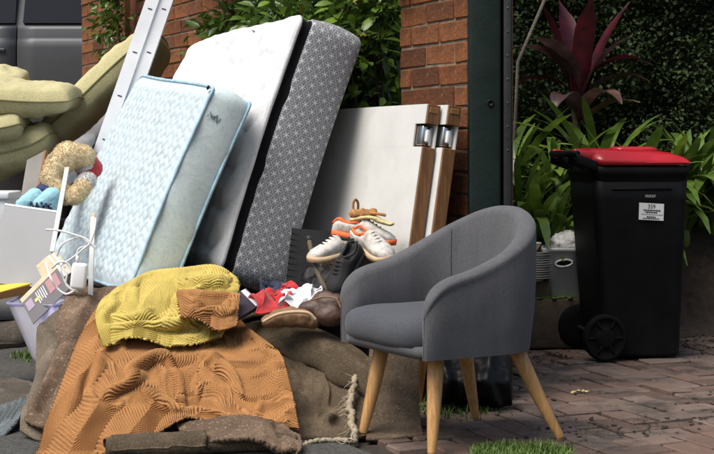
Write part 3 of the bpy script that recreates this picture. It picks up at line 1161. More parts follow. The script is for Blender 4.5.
# ================================================================== WHITE RAILS
def rail(label, top_px, w, off):
    a = P(top_px, 0, 7.42 + off)
    d = Vector((0.337, 0.06, 1.0)).normalized()
    bot = a - d * (a.z / d.z)
    top = a + d * 0.45
    e1, e2, e3 = ortho(d, (1, 0, 0))
    Ln = (top - bot).length
    T = thing('bed_rail', label, 'rail', bot, group='white metal rails')
    Mx = frame((0, 0, 0), e2, e3, e1)
    # C-channel
    t = 0.004
    dpt = 0.032
    v, f = merge(box(w, t, Ln, 0.0, 1, (0, -dpt / 2, Ln / 2)), box(t, dpt - t, Ln, 0.0, 1, (-w / 2 + t / 2, 0.0005, Ln / 2)), box(t, dpt - t, Ln, 0.0, 1, (w / 2 - t / 2, 0.0005, Ln / 2)))
    if e3.y < 0:
        v = v * np.array((1, -1, 1)); f = [q[::-1] for q in f]
    part(T, 'channel', xf(v, Mx), f, M['white_metal'], smooth=False, world=False)
    for k in range(10):
        z = 0.12 + k * 0.235
        if z > Ln - 0.05:
            break
        sgn = -1 if e3.y > 0 else 1
        v, f = box(0.022, 0.002, 0.006, 0.0, 1, (0.004, sgn * (dpt / 2 + 0.0028), z))
        part(T, 'slot', xf(v, Mx), f, M['post_iron'], smooth=False, world=False)
    return T


rail('slotted white metal rail leaning on the olive cushion, left of the pair', 153, 0.066, 0.0)
rail('white metal rail nearest the brick wall, right of the pair', 167, 0.066, 0.012)


# ================================================================== ARMCHAIR
def build_chair():
    c = Vector((0.335, 4.80, 0))
    T = thing('armchair', 'grey fabric tub armchair with tapered wooden legs standing on the brick paving', 'armchair', c, (0, 0, math.radians(-60)))
    HW, YF, YB0, B = 0.292, -0.245, -0.02, 0.255       # half width, front, start of the round back, its depth
    zb = 0.305
    # outer plan curve
    pts = [(-HW, y) for y in np.linspace(YF, YB0, 14)]
    pts += [(-HW * math.cos(a), YB0 + B * math.sin(a) ** 0.9) for a in np.linspace(0, math.pi, 46)[1:-1]]
    pts += [(HW, y) for y in np.linspace(YB0, YF, 14)]
    pts = np.array(pts)
    d = np.concatenate([[0], np.cumsum(np.linalg.norm(np.diff(pts, axis=0), axis=1))])
    Lp = d[-1]
    n = 110
    s = np.linspace(0, Lp, n)
    c2 = np.stack([np.interp(s, d, pts[:, 0]), np.interp(s, d, pts[:, 1])], 1)
    tan = np.gradient(c2, axis=0); tan /= np.linalg.norm(tan, axis=1, keepdims=True)
    inn = np.stack([tan[:, 1], -tan[:, 0]], 1)          # inward normal
    e = np.minimum(s, Lp - s)
    h = 0.560 + (0.762 - 0.560) * smooth01((e - 0.02) / 0.62) ** 0.92
    rr = 0.125
    def nose(D):
        dd_ = max(0.0, min(1.0, (rr - D) / rr))
        return 0.115 * (1 - math.sqrt(max(0.0, 1 - dd_ ** 2)))
    th = 0.068
    # tube-like cross section of the shell wall: outer bottom -> outer top -> rim -> inner top -> inner bottom
    def section(i, shrink=1.0, push=0.0, drop=0.0):
        top = h[i] - nose(e[i] + 0.055 - abs(push))
        out = []
        mid = th / 2
        zs = np.linspace(zb, top - 0.03, 12)
        for z in zs:
            k = (z - zb) / 0.45
            flare = 0.022 * (1 - min(1, k)) ** 1.6 - 0.006 * math.sin(math.pi * min(1, max(0, (z - zb) / max(0.05, top - 0.03 - zb))))
            out.append((flare, z))
        for a in np.linspace(0, math.pi, 9)[1:-1]:
            out.append((mid - mid * math.cos(a), top - 0.03 + 0.03 * math.sin(a)))
        for z in np.linspace(top - 0.03, 0.37, 9):
            out.append((th + 0.010 * math.sin(math.pi * (z - 0.37) / max(0.05, top - 0.4)), z))
        out.append((th, zb))
        V = []
        for o, z in out:
            o2 = mid + (o - mid) * shrink
            p = c2[i] + inn[i] * o2 + tan[i] * push
            V.append((p[0], p[1], z))
        return V
    rows = []
    for a in (89, 80, 70, 60, 50, 40, 30, 20, 10):
        r_ = math.radians(a)
        rows.append(section(0, math.cos(r_), -0.055 * math.sin(r_), 0.020 * (1 - math.cos(r_))))
    for i in range(n):
        rows.append(section(i))
    for a in (10, 20, 30, 40, 50, 60, 70, 80, 89):
        r_ = math.radians(a)
        rows.append(section(n - 1, math.cos(r_), 0.055 * math.sin(r_), 0.020 * (1 - math.cos(r_))))
    m = len(rows[0])
    V = np.array(rows).reshape(-1, 3)
    Fc = grid_faces(m, len(rows))[:, ::1].tolist()
    Fc.append(list(range(m)))
    Fc.append(list(range((len(rows) - 1) * m, len(rows) * m))[::-1])
    # small fabric unevenness
    V = V + 0.0018 * np.stack([vnoise(V, 11, 3), vnoise(V, 11, 9), 0 * V[:, 0]], 1)
    sh = part(T, 'tub_shell', V, Fc, M['chair'], world=False)
    # sewn seams down the inside where the arms meet the back
    for fr_ in (0.30, 0.70):
        i_ = 9 + int(fr_ * n)
        sm_ = [np.array(q) for q in rows[i_][18:-1]]
        ni = np.array((inn[i_ - 9][0], inn[i_ - 9][1], 0)) * 0.0012
        sv_, sf_ = tube(np.array([q + ni for q in sm_]), 0.0019, 6)
        part(T, 'seam', sv_, sf_, M['seat'], world=False, parent=sh)
    # piping seam along the outer rim
    ridx = [i for i in range(n)]
    sp = []
    for i in range(4, n - 4):
        p = c2[i] + inn[i] * 0.004
        sp.append((p[0], p[1], h[i] - 0.022))
    # seat base (underside closed) and cushion
    def plan(k, fwd):
        q = []
        for i in range(0, n, 2):
            p = c2[i] + inn[i] * k
            q.append(p)
        q = np.array(q)
        # front edge with rounded corners, bowed forward
        xs = np.linspace(q[-1][0], q[0][0], 16)[1:-1]
        fr = np.array([(x, YF - 0.03 - fwd * (1 - (abs(x) / (HW - k)) ** 4) ** 0.5) for x in xs])
        return np.concatenate([q, fr])
    rings = []
    for k, fwd, z in ((0.10, 0.00, 0.300), (0.05, 0.02, 0.303), (0.034, 0.035, 0.315), (0.045, 0.045, 0.335), (0.06, 0.03, 0.345)):
        p = plan(k, fwd)
        rings.append(np.concatenate([p, np.full((len(p), 1), z)], 1))
    m2 = len(rings[0])
    Fb = grid_faces(m2, len(rings), wrap=True).tolist() + [list(range(m2))[::-1], list(range((len(rings) - 1) * m2, len(rings) * m2))]
    part(T, 'seat_base', np.concatenate(rings), Fb, M['chair'], world=False)
    rings = []
    for k, fwd, z in ((0.085, 0.02, 0.322), (0.068, 0.045, 0.332), (0.058, 0.058, 0.352), (0.056, 0.062, 0.38), (0.060, 0.056, 0.403), (0.072, 0.04, 0.420), (0.088, 0.022, 0.428)):
        p = plan(k, fwd)
        zz = np.full((len(p), 1), z)
        rings.append(np.concatenate([p, zz], 1))
    last = rings[-1]
    cen = last.mean(0)
    for q_, dz in ((0.93, 0.004), (0.82, 0.008), (0.62, 0.011), (0.38, 0.013), (0.14, 0.0135)):
        r_ = cen + (last - cen) * q_
        r_[:, 2] = last[:, 2] + dz
        rings.append(r_)
    Fb = grid_faces(m2, len(rings), wrap=True).tolist() + [list(range(m2))[::-1], list(range((len(rings) - 1) * m2, len(rings) * m2))]
    V = np.concatenate(rings)
    V[:, 2] += 0.004 * vnoise(V, 6, 2)
    part(T, 'seat_cushion', V, Fb, M['seat'], world=False)
    for x, y, tx, ty in ((-0.175, -0.262, -0.150, -0.200), (0.218, -0.245, 0.165, -0.195), (-0.245, 0.238, -0.150, 0.120), (0.215, 0.255, 0.140, 0.125)):
        pts_ = [(tx, ty, 0.312), (tx * .75 + x * .25, ty * .75 + y * .25, 0.234), (tx * .4 + x * .6, ty * .4 + y * .6, 0.125), (x, y, 0.014), (x * 1.001, y * 1.001, 0.006)]
        v, f = tube(pts_, [0.0265, 0.0255, 0.021, 0.0145, 0.0125], 20)
        lg = part(T, 'leg', v, f, M['beech'], world=False)
        v, f = lathe([(0.012, 0.0), (0.0125, 0.007)], 14)
        part(T, 'foot_glide', v + np.array((x, y, 0)), f, M['suede'], world=False, parent=lg)
    v, f = box(0.012, 0.002, 0.020, 0, 1, (0.295, -0.287, 0.295))
    return T


build_chair()


# ================================================================== WHEELED BIN
def build_bin():
    c = Vector((1.255, 6.74, 0))
    T = thing('wheelie_bin', 'black wheeled rubbish bin with a red lid and white label', 'bin', c, (0, 0, math.radians(7)))
    def ring(hx, hy, r, z, n=7):
        pts = []
        for sx, sy, a0 in ((1, -1, -90), (1, 1, 0), (-1, 1, 90), (-1, -1, 180)):
            for a in np.linspace(a0, a0 + 90, n):
                pts.append((sx * (hx - r) + r * math.cos(math.radians(a)), sy * (hy - r) + r * math.sin(math.radians(a)), z))
        return pts
    def loft(rings, capb=True, capt=True):
        n = len(rings[0])
        V = np.array(rings).reshape(-1, 3)
        Fc = grid_faces(n, len(rings), wrap=True).tolist()
        if capb: Fc.append(list(range(n))[::-1])
        if capt: Fc.append(list(range((len(rings) - 1) * n, len(rings) * n)))
        return V, Fc
    rings = [ring(0.185, 0.185, 0.04, 0.012), ring(0.197, 0.195, 0.045, 0.02)]
    for k in range(9):
        f_ = k / 8
        rings.append(ring(0.196 + 0.044 * f_, 0.195 + 0.036 * f_, 0.045, 0.03 + 0.79 * f_))
    V, Fc = loft(rings)
    # shift lower body forward (bins rake back towards the wheels)
    V[:, 0] += 0.0 + 0.016 * (1 - V[:, 2] / 0.85)
    bd = part(T, 'body', V, Fc, M['bin'], world=False)
    V, Fc = loft([ring(0.238, 0.229, 0.05, 0.800), ring(0.246, 0.237, 0.05, 0.835), ring(0.252, 0.241, 0.05, 0.84), ring(0.252, 0.241, 0.05, 0.876), ring(0.24, 0.231, 0.05, 0.878), ring(0.23, 0.22, 0.05, 0.84)], False, True)
    part(T, 'rim', V, Fc, M['bin'], world=False)
    v, f = box(0.035, 0.30, 0.022, 0.008, 2, (0.262, 0, 0.868))
    part(T, 'front_lip', v, f, M['bin'], world=False)
    # lid
    def lidring(hx, hy, r, z, sx=0.0, tiltz=0.0):
        return [(x + sx, y, zz + tiltz * (x)) for x, y, zz in ring(hx, hy, r, z)]
    L = [lidring(0.240, 0.238, 0.06, 0.884, 0.002), lidring(0.250, 0.247, 0.065, 0.882, 0.002), lidring(0.252, 0.249, 0.065, 0.900, 0.002), lidring(0.247, 0.243, 0.06, 0.907, 0.0),
         lidring(0.225, 0.205, 0.07, 0.936, -0.022), lidring(0.205, 0.175, 0.07, 0.946, -0.026), lidring(0.17, 0.13, 0.06, 0.950, -0.02), lidring(0.10, 0.07, 0.05, 0.952, -0.01)]
    V, Fc = loft(L)
    V[:, 2] -= 0.045 * (V[:, 0] - 0.0) * np.clip((V[:, 2] - 0.89) / 0.03, 0, 1)
    lid = part(T, 'lid', V, Fc, M['lid'], world=False)
    # raised crown and the grip bulge of the lid
    V, Fc = loft([lidring(0.12, 0.085, 0.04, 0.946, 0.03), lidring(0.105, 0.07, 0.04, 0.962, 0.025), lidring(0.085, 0.055, 0.035, 0.966, 0.022)])
    part(T, 'lid_crown', V, Fc, M['lid'], world=False, parent=lid)
    n = 20
    V = []
    for j in range(7):
        b = j / 6
        for i in range(n):
            a = i / (n - 1)
            x = 0.010 + 0.228 * a
            zt = 0.900 + 0.036 * (math.sin(math.pi * a) ** 0.55)
            V.append((x, -0.251 + 0.10 * b, 0.897 + (zt - 0.897) * math.sin(math.pi / 2 * min(1, b * 1.6 + 0.0)) ** 0.6 if b > 0 else 0.893))
    part(T, 'lid_grip', V, grid_faces(n, 7), M['lid'], world=False, parent=lid)
    for y in (-0.19, 0.19):
        v, f = box(0.14, 0.03, 0.045, 0.012, 2, (-0.262, y, 0.925))
        v[:, 2] += -0.14 * (v[:, 0] + 0.262)
        part(T, 'hinge_lug', v, f, M['lid'], world=False, parent=lid)
    v, f = tube([(-0.322, -0.23, 0.932), (-0.322, 0.23, 0.932)], 0.016, 14)
    hb = part(T, 'handle_bar', v, f, M['bin'], world=False)
    for y in (-0.235, -0.10, 0.10, 0.235):
        v, f = box(0.11, 0.022, 0.05, 0.01, 2, (-0.275, y, 0.892))
        v[:, 2] += -0.35 * (v[:, 0] + 0.275)
        part(T, 'handle_bracket', v, f, M['bin'], world=False)
    # wheels on an axle behind
    v, f = tube([(-0.185, -0.235, 0.105), (-0.185, 0.235, 0.105)], 0.011, 10)
    part(T, 'axle', v, f, M['post_iron'], world=False)
    for y, sg in ((-0.232, -1), (0.232, 1)):
        R = Matrix.Translation((-0.185, y, 0.108)) @ Matrix.Rotation(math.radians(90 * (1 if sg < 0 else -1)), 4, 'X')
        v, f = lathe([(0.05, -0.022), (0.098, -0.022), (0.106, -0.014), (0.106, 0.014), (0.098, 0.022), (0.088, 0.023), (0.084, 0.016), (0.05, 0.014), (0.046, 0.021), (0.03, 0.024), (0.014, 0.024)], 36)
        w = part(T, 'wheel', xf(v, R), f, M['bin_wheel'], world=False)
        for k in range(6):
            a = k * math.pi / 3
            v, f = box(0.045, 0.011, 0.012, 0.003, 1, (0.062, 0, 0.018))
            part(T, 'spoke', xf(v, R @ Matrix.Rotation(a, 4, 'Z')), f, M['bin_wheel'], world=False, parent=w)
    # moulded side panel and foot
    v, f = box(0.30, 0.012, 0.008, 0.003, 1, (0.0, -0.229, 0.775))
    part(T, 'moulded_rib', v, f, M['bin'], world=False)
    # label and stamp on the near flank
    lean = math.atan2(0.035, 0.79)
    def flank(x, z, out):
        return Matrix.Translation((x, -(0.198 + 0.035 * (z - 0.03) / 0.79) - out, z)) @ Matrix.Rotation(math.radians(90) + 0*lean, 4, 'X') @ Matrix.Rotation(-lean, 4, 'X')
    lz, lx = 0.672, 0.048
    v, f = box(0.124, 0.076, 0.0012, 0, 1)
    R = flank(lx, lz, 0.0016) @ Matrix.Rotation(math.radians(-3), 4, 'Z')
    lb = part(T, 'label', xf(v, R), f, M['label'], world=False, smooth=False)
    def text(body, size, x, y, nm, mat, R, parent):
        cu = bpy.data.curves.new(nm, 'FONT')
        cu.body = body; cu.size = size; cu.align_x = 'CENTER'; cu.align_y = 'CENTER'; cu.extrude = 0.0004
        to = bpy.data.objects.new(nm, cu)
        COL.objects.link(to)
        dg = bpy.context.evaluated_depsgraph_get()
        me = bpy.data.meshes.new_from_object(to.evaluated_get(dg))
        bpy.data.objects.remove(to)
        vs = np.array([q.co[:] for q in me.vertices]) + np.array((x, y, 0.0014))
        fs = [list(q.vertices) for q in me.polygons]
        return part(T, nm, xf(vs, R), fs, mat, world=False, smooth=False, parent=parent)
    text('359', 0.026, 0, 0.023, 'number', M['ink'], R, lb)
    ln = []
    for yy, w, hh in ((0.006, 0.08, 0.006), (-0.003, 0.062, 0.006), (-0.013, 0.10, 0.0018), (-0.024, 0.045, 0.006), (-0.031, 0.085, 0.004)):
        x = -w / 2
        while x < w / 2:
            ww = random.uniform(0.003, 0.011)
            ln.append(box(ww, hh, 0.0008, 0, 1, (x + ww / 2, yy, 0.0014)))
            x += ww + 0.0022
    v, f = merge(*ln)
    part(T, 'small_print', xf(v, R), f, M['ink'], world=False, smooth=False, parent=lb)
    R2 = flank(0.040, 0.742, 0.0012)
    ln = []
    for k in range(6):
        x = -0.022 + k * 0.0088
        ln.append(box(0.0022, 0.013, 0.001, 0, 1, (x, 0, 0)))
        ln.append(box(0.005, 0.0022, 0.001, 0, 1, (x + 0.0035, random.choice((-0.005, 0.0, 0.005)), 0)))
        ln.append(box(0.0018, 0.010, 0.001, 0, 1, (x + 0.0058, random.choice((-0.001, 0.001)), 0)))
    v, f = merge(*ln)
    part(T, 'maker_stamp', xf(v, R2), f, M['mark'], world=False, smooth=False)
    T.scale = (0.93, 0.95, 1.0)
    return T


build_bin()

# ================================================================== PLANTING
def leaf_mesh(L, W, fold=0.25, curl=0.15, nseg=4, name='leaf'):
    """one pointed leaf along +x from the stalk, folded along the midrib: 4 tris per segment"""
    V, Fc = [], []
    for i in range(nseg + 1):
        t = i / nseg
        w = W * 0.5 * (math.sin(math.pi * min(1, t * 0.93 + 0.04)) ** 0.75) if 0 < i < nseg else W * 0.04
        z = -curl * L * t * t
        V += [(L * t, -w, z + fold * w), (L * t, 0, z), (L * t, w, z + fold * w)]
    for i in range(nseg):
        a = i * 3
        Fc += [(a, a + 3, a + 4, a + 1), (a + 1, a + 4, a + 5, a + 2)]
    return np.array(V), np.array(Fc)


def scatter_leaves(name, mat, pos, size, outd, base, parent, spread=0.8, vary=0.4):
    """many leaves joined into one mesh"""
    v0, f0 = base
    n = len(pos)
    k = len(v0)
    a = np.asarray(outd, float) + rng.normal(0, spread, (n, 3))
    a /= np.linalg.norm(a, axis=1, keepdims=True)
    up = np.array([0, 0, 1.0]) + rng.normal(0, 0.45, (n, 3))
    b = np.cross(up, a); b /= np.linalg.norm(b, axis=1, keepdims=True) + 1e-9
    c = np.cross(a, b)
    s = size * (1 + rng.uniform(-vary, vary, n))
    V = pos[:, None] + s[:, None, None] * (v0[None, :, 0:1] * a[:, None] + v0[None, :, 1:2] * b[:, None] + v0[None, :, 2:3] * c[:, None])
    Fc = (f0[None] + (np.arange(n) * k)[:, None, None]).reshape(-1, f0.shape[1])
    loc = np.array(parent.location if parent is not None else (0, 0, 0))
    o = link(name, mesh_from(V.reshape(-1, 3) - loc, Fc, None, False, name), mat, parent)
    return struct(o, 'stuff')


# --- big glossy shrub growing along the gap in the wall
SH = thing('shrub', 'large glossy green shrub spilling over behind the white mattress', 'shrub', wallpt(1.5, -0.25, 0))


def shrub_points(n, lo=0.55, shell=True):
    out = []
    clumps = []
    r2 = random.Random(3)
    for i in range(46):
        k = r2.uniform(0.45, 2.75)
        z = r2.uniform(0.9, 2.35)
        off = r2.uniform(-0.55, 0.22) if z > 1.25 else r2.uniform(-0.5, 0.0)
        clumps.append((wallpt(k, off, z), r2.uniform(0.17, 0.33)))
    while len(out) < n:
        c, r = random.choice(clumps)
        d = Vector((random.gauss(0, 1), random.gauss(0, 1), random.gauss(0, 1))).normalized()
        q = r * (random.uniform(lo, 1.05) if shell else random.uniform(0, 1))
        out.append((c + d * q, d))
    return out, clumps


pts, clumps = shrub_points(9000)
base = leaf_mesh(1.0, 0.46, 0.35, 0.18, 3)
# trunk and limbs
tk = []
r3 = random.Random(5)
for c, r in clumps:
    k = min(2.6, max(0.5, (c - WS).dot(WD)))
    root = wallpt(round(k * 1.3) / 1.3, -0.28, 0.0)
    mid = (root * 0.5 + c * 0.5) + Vector((r3.uniform(-.08, .08), r3.uniform(-.08, .08), 0.05))
    tk.append(tube(spline([root, root + Vector((0, 0, 0.4)), mid, c], 9), np.linspace(0.024, 0.005, 9), 6))
v, f = merge(*tk)
part(SH, 'branches', v, f, M['bark'])
crown = bpy.data.objects.new('crown', None)
COL.objects.link(crown)
crown.parent = SH
# leaves facing the viewer become leaves of their own; the rest is one mass
scored = []
for p, d in pts:
    px, py = CX + F * p.x / p.y, HY + F * (H - p.z) / p.y
    vis = 190 < px < 425 and -12 < py < 118
    scored.append(((0 if vis else 1), p.y + 0.25 * (d.y) - 0.3 * d.z, p, d))
scored.sort(key=lambda q: (q[0], q[1]))
own = scored[0:900:3][:300]
own_id = set(id(q) for q in own)
rest = [q for q in scored if id(q) not in own_id]
lm = []
for q in range(6):
    v, f = leaf_mesh(0.078 + 0.008 * (q % 3), 0.036 + 0.004 * (q % 2), 0.3, 0.1 + 0.05 * (q % 3), 4)
    me = mesh_from(v, f, None, True, 'leaf')
    me.materials.append(M['shrub'])
    lm.append(me)
ly = mesh_from(*leaf_mesh(0.07, 0.032, 0.3, 0.3, 4), None, True, 'leaf')
ly.materials.append(M['shrub_yellow'])
for i, (_, _, p, d) in enumerate(own):
    o = bpy.data.objects.new('leaf', ly if i % 41 == 7 else random.choice(lm))
    COL.objects.link(o)
    o.parent = crown
    o.location = p - SH.location
    a = (d * 0.5 + Vector((random.gauss(-0.35, .6), random.gauss(-0.5, .5), random.gauss(-0.15, .45)))).normalized()
    up = Vector((random.gauss(-0.2, .4), random.gauss(-0.35, .4), 1.0))
    b = up.cross(a).normalized()
    c = a.cross(b)
    o.rotation_euler = Matrix((a, b, c)).transposed().to_euler()
    s = random.uniform(0.8, 1.2)
    o.scale = (s, s, s)
pos = np.array([q[2] for q in rest])
dr = np.array([q[3] for q in rest])
v0, f0 = base
lv = scatter_leaves('leaf_mass', M['shrub'], pos, 0.078, dr * 0.5 + np.array((-0.3, -0.35, -0.1)), base, None, 0.6, 0.3)
lv.data.transform(Matrix.Translation(-SH.location))
lv.parent = crown

# --- small green plant behind the rails
PL = thing('climbing_plant', 'small leafy climber on the gate post beside the white rails', 'plant', wallpt(4.05, 0.12, 0.7))
n = 500
pp = np.array([wallpt(4.05 + random.gauss(0, 0.10), 0.16 + random.gauss(0, 0.05), 1.85 + random.gauss(0, 0.17)) for _ in range(n)])
scatter_leaves('foliage', M['shrub'], pp, 0.05, np.tile((-0.5, -0.5, 0), (n, 1)), base, PL, 0.7)
v, f = tube(spline([wallpt(4.05, 0.06, 0.7), wallpt(4.02, 0.07, 1.3), wallpt(4.07, 0.12, 1.7), wallpt(4.03, 0.14, 2.0)], 12), 0.008, 6)
part(PL, 'stem', v, f, M['bark'])

# --- dark small-leaved hedge behind the garden
HG = thing('hedge', 'tall dark small-leaved hedge behind the garden plants', 'hedge', (2.0, 9.0, 0.1))
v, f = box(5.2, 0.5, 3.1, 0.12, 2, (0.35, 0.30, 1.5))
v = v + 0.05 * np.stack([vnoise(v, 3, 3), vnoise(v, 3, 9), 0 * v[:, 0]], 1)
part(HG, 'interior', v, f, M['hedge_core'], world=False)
n = 34000
x = rng.uniform(0.35, 2.9, n); z = rng.uniform(0.12, 2.35, n)
lump = np.array([mnoise.noise(Vector((a * 2.2, b * 2.2, 0.5))) + 0.5 * mnoise.noise(Vector((a * 6, b * 6, 4.5))) for a, b in zip(x, z)])
y = 8.96 - 0.30 * lump - rng.uniform(-0.04, 0.14, n)
b2 = (np.array([(0, 0, 0), (0.5, -0.33, 0.06), (1.0, 0, -0.05), (0.5, 0.33, 0.06)]), np.array([[0, 1, 2, 3]]))
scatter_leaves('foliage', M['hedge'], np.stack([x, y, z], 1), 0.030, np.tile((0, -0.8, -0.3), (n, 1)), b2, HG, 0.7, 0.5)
n = 9000
x = rng.uniform(2.9, 4.8, n); z = rng.uniform(0.12, 3.0, n)
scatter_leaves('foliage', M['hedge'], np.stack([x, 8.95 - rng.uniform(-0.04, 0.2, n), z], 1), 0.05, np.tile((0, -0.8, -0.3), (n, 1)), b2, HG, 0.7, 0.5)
n = 9000
x = rng.uniform(-0.5, 4.8, n); z = rng.uniform(2.3, 3.15, n)
scatter_leaves('foliage', M['hedge'], np.stack([x, 8.95 - rng.uniform(-0.04, 0.2, n), z], 1), 0.05, np.tile((0, -0.8, -0.3), (n, 1)), b2, HG, 0.7, 0.5)
for xx in np.linspace(0.6, 4.2, 7):
    v, f = tube(spline([(xx, 9.2, 0.05), (xx + 0.05, 9.22, 0.8), (xx - 0.04, 9.18, 1.7)], 7), np.linspace(0.03, 0.015, 7), 6)
    part(HG, 'stem', v, f, M['bark'])


# --- strap-leaved clumps
def strap_mesh(L, W, arch, tw, nseg=8):
    V, Fc = [], []
    for i in range(nseg + 1):
        t = i / nseg
        ang = math.radians(78) - arch * t ** 1.4
        if i == 0:
            x, z = 0.0, 0.0
        else:
            x += L / nseg * math.cos(ang); z += L / nseg * math.sin(ang)
        w = W * 0.5 * min(1.0, 0.55 + t * 1.6) * (1 if t < 0.72 else math.sqrt(max(0.02, 1 - ((t - 0.72) / 0.28) ** 2)))
        nx, nz = -math.sin(ang), math.cos(ang)
        k = 0.16 * (1 - 0.7 * t)
        V += [(x + nx * w * k, -w, z + nz * w * k), (x, 0, z), (x + nx * w * k, w, z + nz * w * k)]
    for i in range(nseg):
        a = i * 3
        Fc += [(a, a + 1, a + 4, a + 3), (a + 1, a + 2, a + 5, a + 4)]
    return V, np.array(Fc)


straps = []
for q in range(8):
    v, f = strap_mesh(0.54 + 0.04 * (q % 4), 0.046 + 0.005 * (q % 3), 0.55 + 0.28 * q, 0)
    me = mesh_from(v, f, None, True, 'leaf'); me.materials.append(M['clivia']); straps.append(me)
pale = []
for q in range(4):
    v, f = strap_mesh(0.60, 0.050, 1.2 + 0.28 * q, 0)
    me = mesh_from(v, f, None, True, 'leaf'); me.materials.append(M['clivia_pale']); pale.append(me)


v, f = strap_mesh(0.5, 0.04, 2.6, 0)
browned = mesh_from(v, f, None, True, 'leaf')
browned.materials.append(M['dry_leaf'])


def clivia(px, Y, z0, n, label, sc=1.0, pale_at=()):
    X = (px - CX) * Y / F
    z0 = BED_Z - 0.03 + bed_h(X, Y)
    T = thing('strap_leaf_plant', label, 'plant', (X, Y, z0), group='strap-leaved plants along the garden bed')
    v, f = lathe([(0.03, -0.04), (0.036, 0.03), (0.028, 0.09), (0.01, 0.12)], 10)
    part(T, 'crown_base', v, f, M['clivia'], world=False)
    for i in range(n + 9):
        me = random.choice(straps)
        if i in pale_at:
            me = random.choice(pale)
        elif i % 13 == 6:
            me = browned
        o = bpy.data.objects.new('leaf', me)
        COL.objects.link(o)
        o.parent = T
        az = i * 2.4 + random.gauss(0, 0.3)
        # fan out, favouring the open side towards the paving
        o.location = (0.02 * math.cos(az), 0.02 * math.sin(az), 0.02 + 0.003 * i)
        o.rotation_euler = (random.gauss(0, 0.12), random.gauss(0, 0.10), az)
        s = sc * random.uniform(0.78, 1.12)
        o.scale = (s, s, s)
    return T


clivia(531, 7.45, BED_Z, 17, 'strap-leaved plant nearest the green post, above the laundry basket', 1.0, (2, 9))
clivia(556, 7.75, BED_Z, 16, 'strap-leaved plant just left of the bin lid hinge', 1.05, (4,))
clivia(578, 7.36, BED_Z, 16, 'strap-leaved plant directly behind the hinge side of the bin', 1.0, (1, 6, 11))
clivia(600, 7.95, BED_Z, 18, 'strap-leaved plant behind the left half of the red lid', 1.12, (5, 9))
clivia(625, 7.60, BED_Z, 18, 'strap-leaved plant rising over the middle of the red lid', 1.12, (2, 8))
clivia(652, 7.85, BED_Z, 18, 'strap-leaved plant behind the front half of the red lid', 1.16, (4, 12))
clivia(684, 8.02, BED_Z - 0.05, 17, 'strap-leaved plant with leaves reaching past the front of the lid', 1.1, (0, 3, 7))
clivia(714, 8.15, BED_Z - 0.06, 18, 'rightmost strap-leaved plant, at the photo edge beside the bin', 1.12, (3, 10))
clivia(508, 7.9, BED_Z, 15, 'strap-leaved plant half hidden behind the dark green post', 1.0, (5,))


clivia(520, 7.62, 0, 17, 'strap-leaved plant beside the right edge of the green post', 0.95, (3, 8))
clivia(544, 7.30, 0, 16, 'low strap-leaved plant directly above the printed cloth', 0.85, (1, 5))
clivia(612, 7.42, 0, 17, 'strap-leaved plant hidden low behind the middle of the bin', 0.9, (2,))
clivia(668, 8.05, 0, 18, 'strap-leaved plant rising at the back, right of the lid centre', 1.1, (6, 11))
clivia(700, 8.25, 0, 18, 'strap-leaved plant between the lid front and the photo edge', 1.05, (2, 9))


